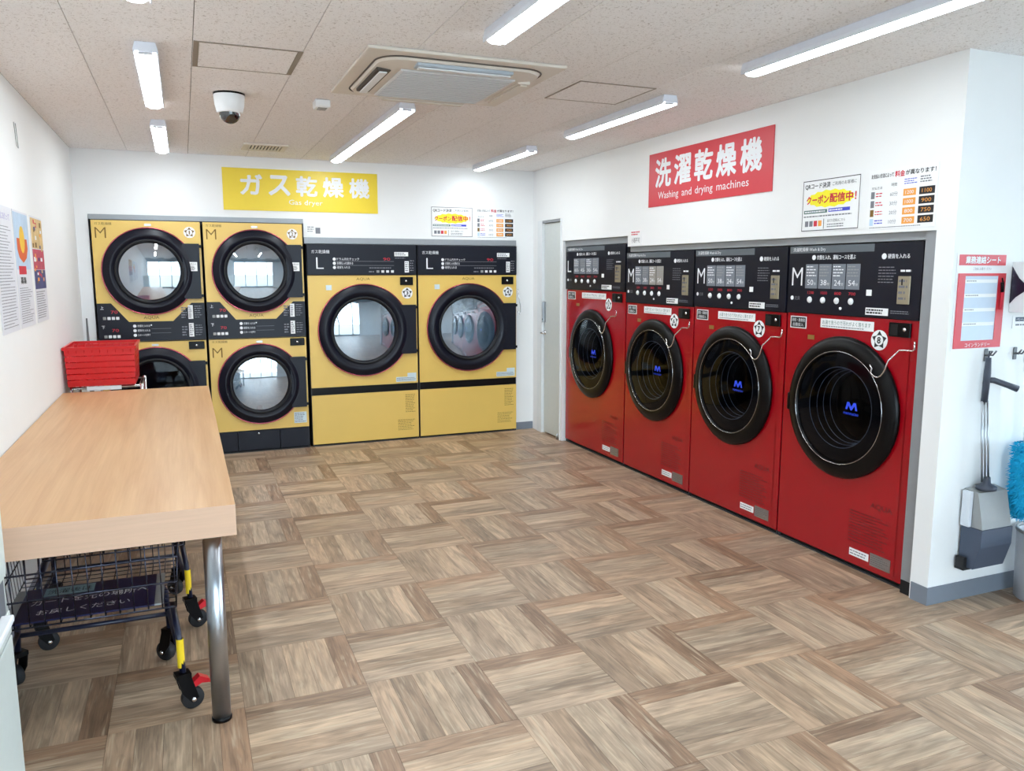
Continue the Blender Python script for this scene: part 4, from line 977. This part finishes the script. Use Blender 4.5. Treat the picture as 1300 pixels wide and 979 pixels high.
r = thing('towel_dispenser', 'white wall dispenser with dark curved opening at the right edge', 'dispenser', (3.622, YP, 1.405), 0)
obj('case', P([(0.0, 0.0), (0.30, 0.0), (0.30, 0.235), (0.0, 0.235)], -0.095, -0.002), WHITE, r)
bm = prismx(bmesh.new(), [(-0.004, 0.212), (-0.040, 0.160), (-0.080, 0.125), (-0.080, 0.105), (-0.030, 0.070), (-0.004, 0.040)], -0.0035, -0.0005)
obj('side_window', bm, mat('dark_violet_plastic', (36, 30, 50), 0.25), r)
s = thing('wall_label', 'small white label with dark text under the wall dispenser', 'label', (3.655, YP, 1.325), 0)
obj('sheet', B(0, 0.20, -0.003, -0.001, 0, 0.060), WHITEP, s); obj('dark_band', B(0.018, 0.19, -0.0036, -0.0031, 0.034, 0.054), SLATE, s); text(s, 'ペーパー', 0.025, 0.12, 0.038, 0.050, INKW, -0.0040); lines(s, 0.02, 0.18, 0.008, 0.026, 1, INKG, -0.0035, 0.4, seed=2)

HK = mat('hook_grey', (90, 92, 98), 0.4)
def hook(x, z, label):
    r = thing('wall_hook', label, 'hook', (x, YP, z), 0, 'dark wall hooks')
    obj('plate', B(-0.012, 0.012, -0.006, -0.001, -0.03, 0.03, bev=0.002, seg=1), HK, r)
    for sx in (-1, 1): obj('prong', T([(sx * 0.008, -0.006, 0.0), (sx * 0.012, -0.030, 0.0), (sx * 0.014, -0.045, 0.022)], 0.004), HK, r)
hook(3.490, 1.205, 'dark wall hook holding the long dustpan')
hook(3.690, 1.205, 'dark wall hook holding the blue duster')

r = thing('dustpan', 'long handled grey and slate dustpan hanging below the red sheet holder', 'dustpan', (3.545, YP - 0.008, 0), 0)
DK = mat('dustpan_dark', (62, 68, 82), 0.5)
obj('handle', T([(-0.068, -0.020, 1.195), (-0.070, -0.022, 1.12), (-0.078, -0.024, 0.985)], [0.012, 0.016, 0.015]), DK, r)
obj('hanging_loop', T([(-0.068, -0.020, 1.19), (-0.066, -0.020, 1.225), (-0.045, -0.020, 1.222)], 0.004), DK, r)
obj('side_grip', T([(-0.070, -0.024, 1.09), (-0.040, -0.035, 1.088), (0.012, -0.070, 1.066), (0.045, -0.095, 1.050)], [0.013, 0.014, 0.014, 0.016]), DK, r)
for k, x in enumerate((-0.020, 0.0, 0.020)): obj('rod', T([(-0.078 + x, -0.026, 0.99), (-0.052 + x * 1.1, -0.045, 0.60)], 0.0045), STEEL, r)
obj('rod_socket', L([(0, 0), (0.045, 0), (0.045, 0.016), (0.018, 0.03), (0.014, 0.06), (0, 0.06)], (-0.050, -0.052, 0.565), axis='z', seg=20), DK, r)
bm = prismx(bmesh.new(), [(-0.003, 0.385), (-0.105, 0.385), (-0.100, 0.42), (-0.070, 0.555), (-0.003, 0.565)], -0.125, 0.072); obj('hood', bm, GREYPL, r)
bm = prismx(bmesh.new(), [(-0.003, 0.185), (-0.080, 0.185), (-0.112, 0.30), (-0.112, 0.384), (-0.003, 0.384)], -0.135, 0.076); obj('tray', bm, SLATE, r)
obj('side_rail', B(-0.148, -0.127, -0.050, -0.004, 0.386, 0.560, bev=0.004), mat('pale_rail', (214, 220, 228), 0.4), r)
obj('scraper_lip', B(-0.158, 0.03, -0.05, -0.003, 0.172, 0.184), RUBBER, r); obj('scraper_end', B(-0.158, -0.137, -0.050, -0.004, 0.1845, 0.235, bev=0.003), RUBBER, r)

r = thing('feather_duster', 'bright blue fluffy duster hanging at the right edge of the photo', 'duster', (3.728, YP - 0.008, 0), 0)
obj('stick', T([(-0.036, -0.045, 1.21), (-0.02, -0.060, 1.0), (0.0, -0.065, 0.74)], 0.008), WHITE, r)
rn = random.Random(9); bm = bmesh.new()
prof = [(0.0, 0.785), (0.055, 0.775), (0.083, 0.72), (0.088, 0.60), (0.086, 0.48), (0.065, 0.42), (0.0, 0.405)]
lathe(bm, [(a * 0.86, b) for a, b in prof], (0, -0.098, 0), axis='z', seg=24)
for q in range(2600):
    t = rn.random() * 2 * math.pi; z = rn.uniform(0.41, 0.78)
    rad = 0.088 * (1 - max(0, (abs(z - 0.60) - 0.10) / 0.13) ** 3) * 0.84
    nrm = Vector((math.cos(t), math.sin(t), (z - 0.60) * 1.5)).normalized()
    p0 = Vector((math.cos(t) * rad, -0.098 + math.sin(t) * rad, z)); tip = p0 + nrm * rn.uniform(0.010, 0.022) + Vector((rn.uniform(-.012, .012), rn.uniform(-.012, .012), rn.uniform(-.02, .006)))
    if tip.y > -0.004: continue
    a, b = frame_from(nrm)
    v = [bm.verts.new(p0 + a * 0.004), bm.verts.new(p0 - a * 0.002 + b * 0.0035), bm.verts.new(p0 - a * 0.002 - b * 0.0035), bm.verts.new(tip)]
    bm.faces.new((v[0], v[1], v[3])); bm.faces.new((v[1], v[2], v[3])); bm.faces.new((v[2], v[0], v[3]))
obj('fluffy_head', bm, mat('bright_blue_fibre', (20, 176, 220), 0.9, var=0.2, scale=60), r)
r = thing('waste_bin', 'round pale grey waste bin standing under the blue duster', 'bin', (3.835, 2.425, 0), 0)
obj('body', L([(0, 0.0), (0.128, 0.0), (0.132, 0.004), (0.142, 0.330), (0.142, 0.336), (0.134, 0.336), (0.126, 0.012), (0, 0.012)], (0, 0, 0), axis='z', seg=40), mat('bin_grey', (176, 180, 190), 0.35), r)
obj('rim', L([(0.134, 0.3365), (0.146, 0.3365), (0.146, 0.350), (0.134, 0.350)], (0, 0, 0), axis='z', seg=40, closed=True), GREYPL, r)
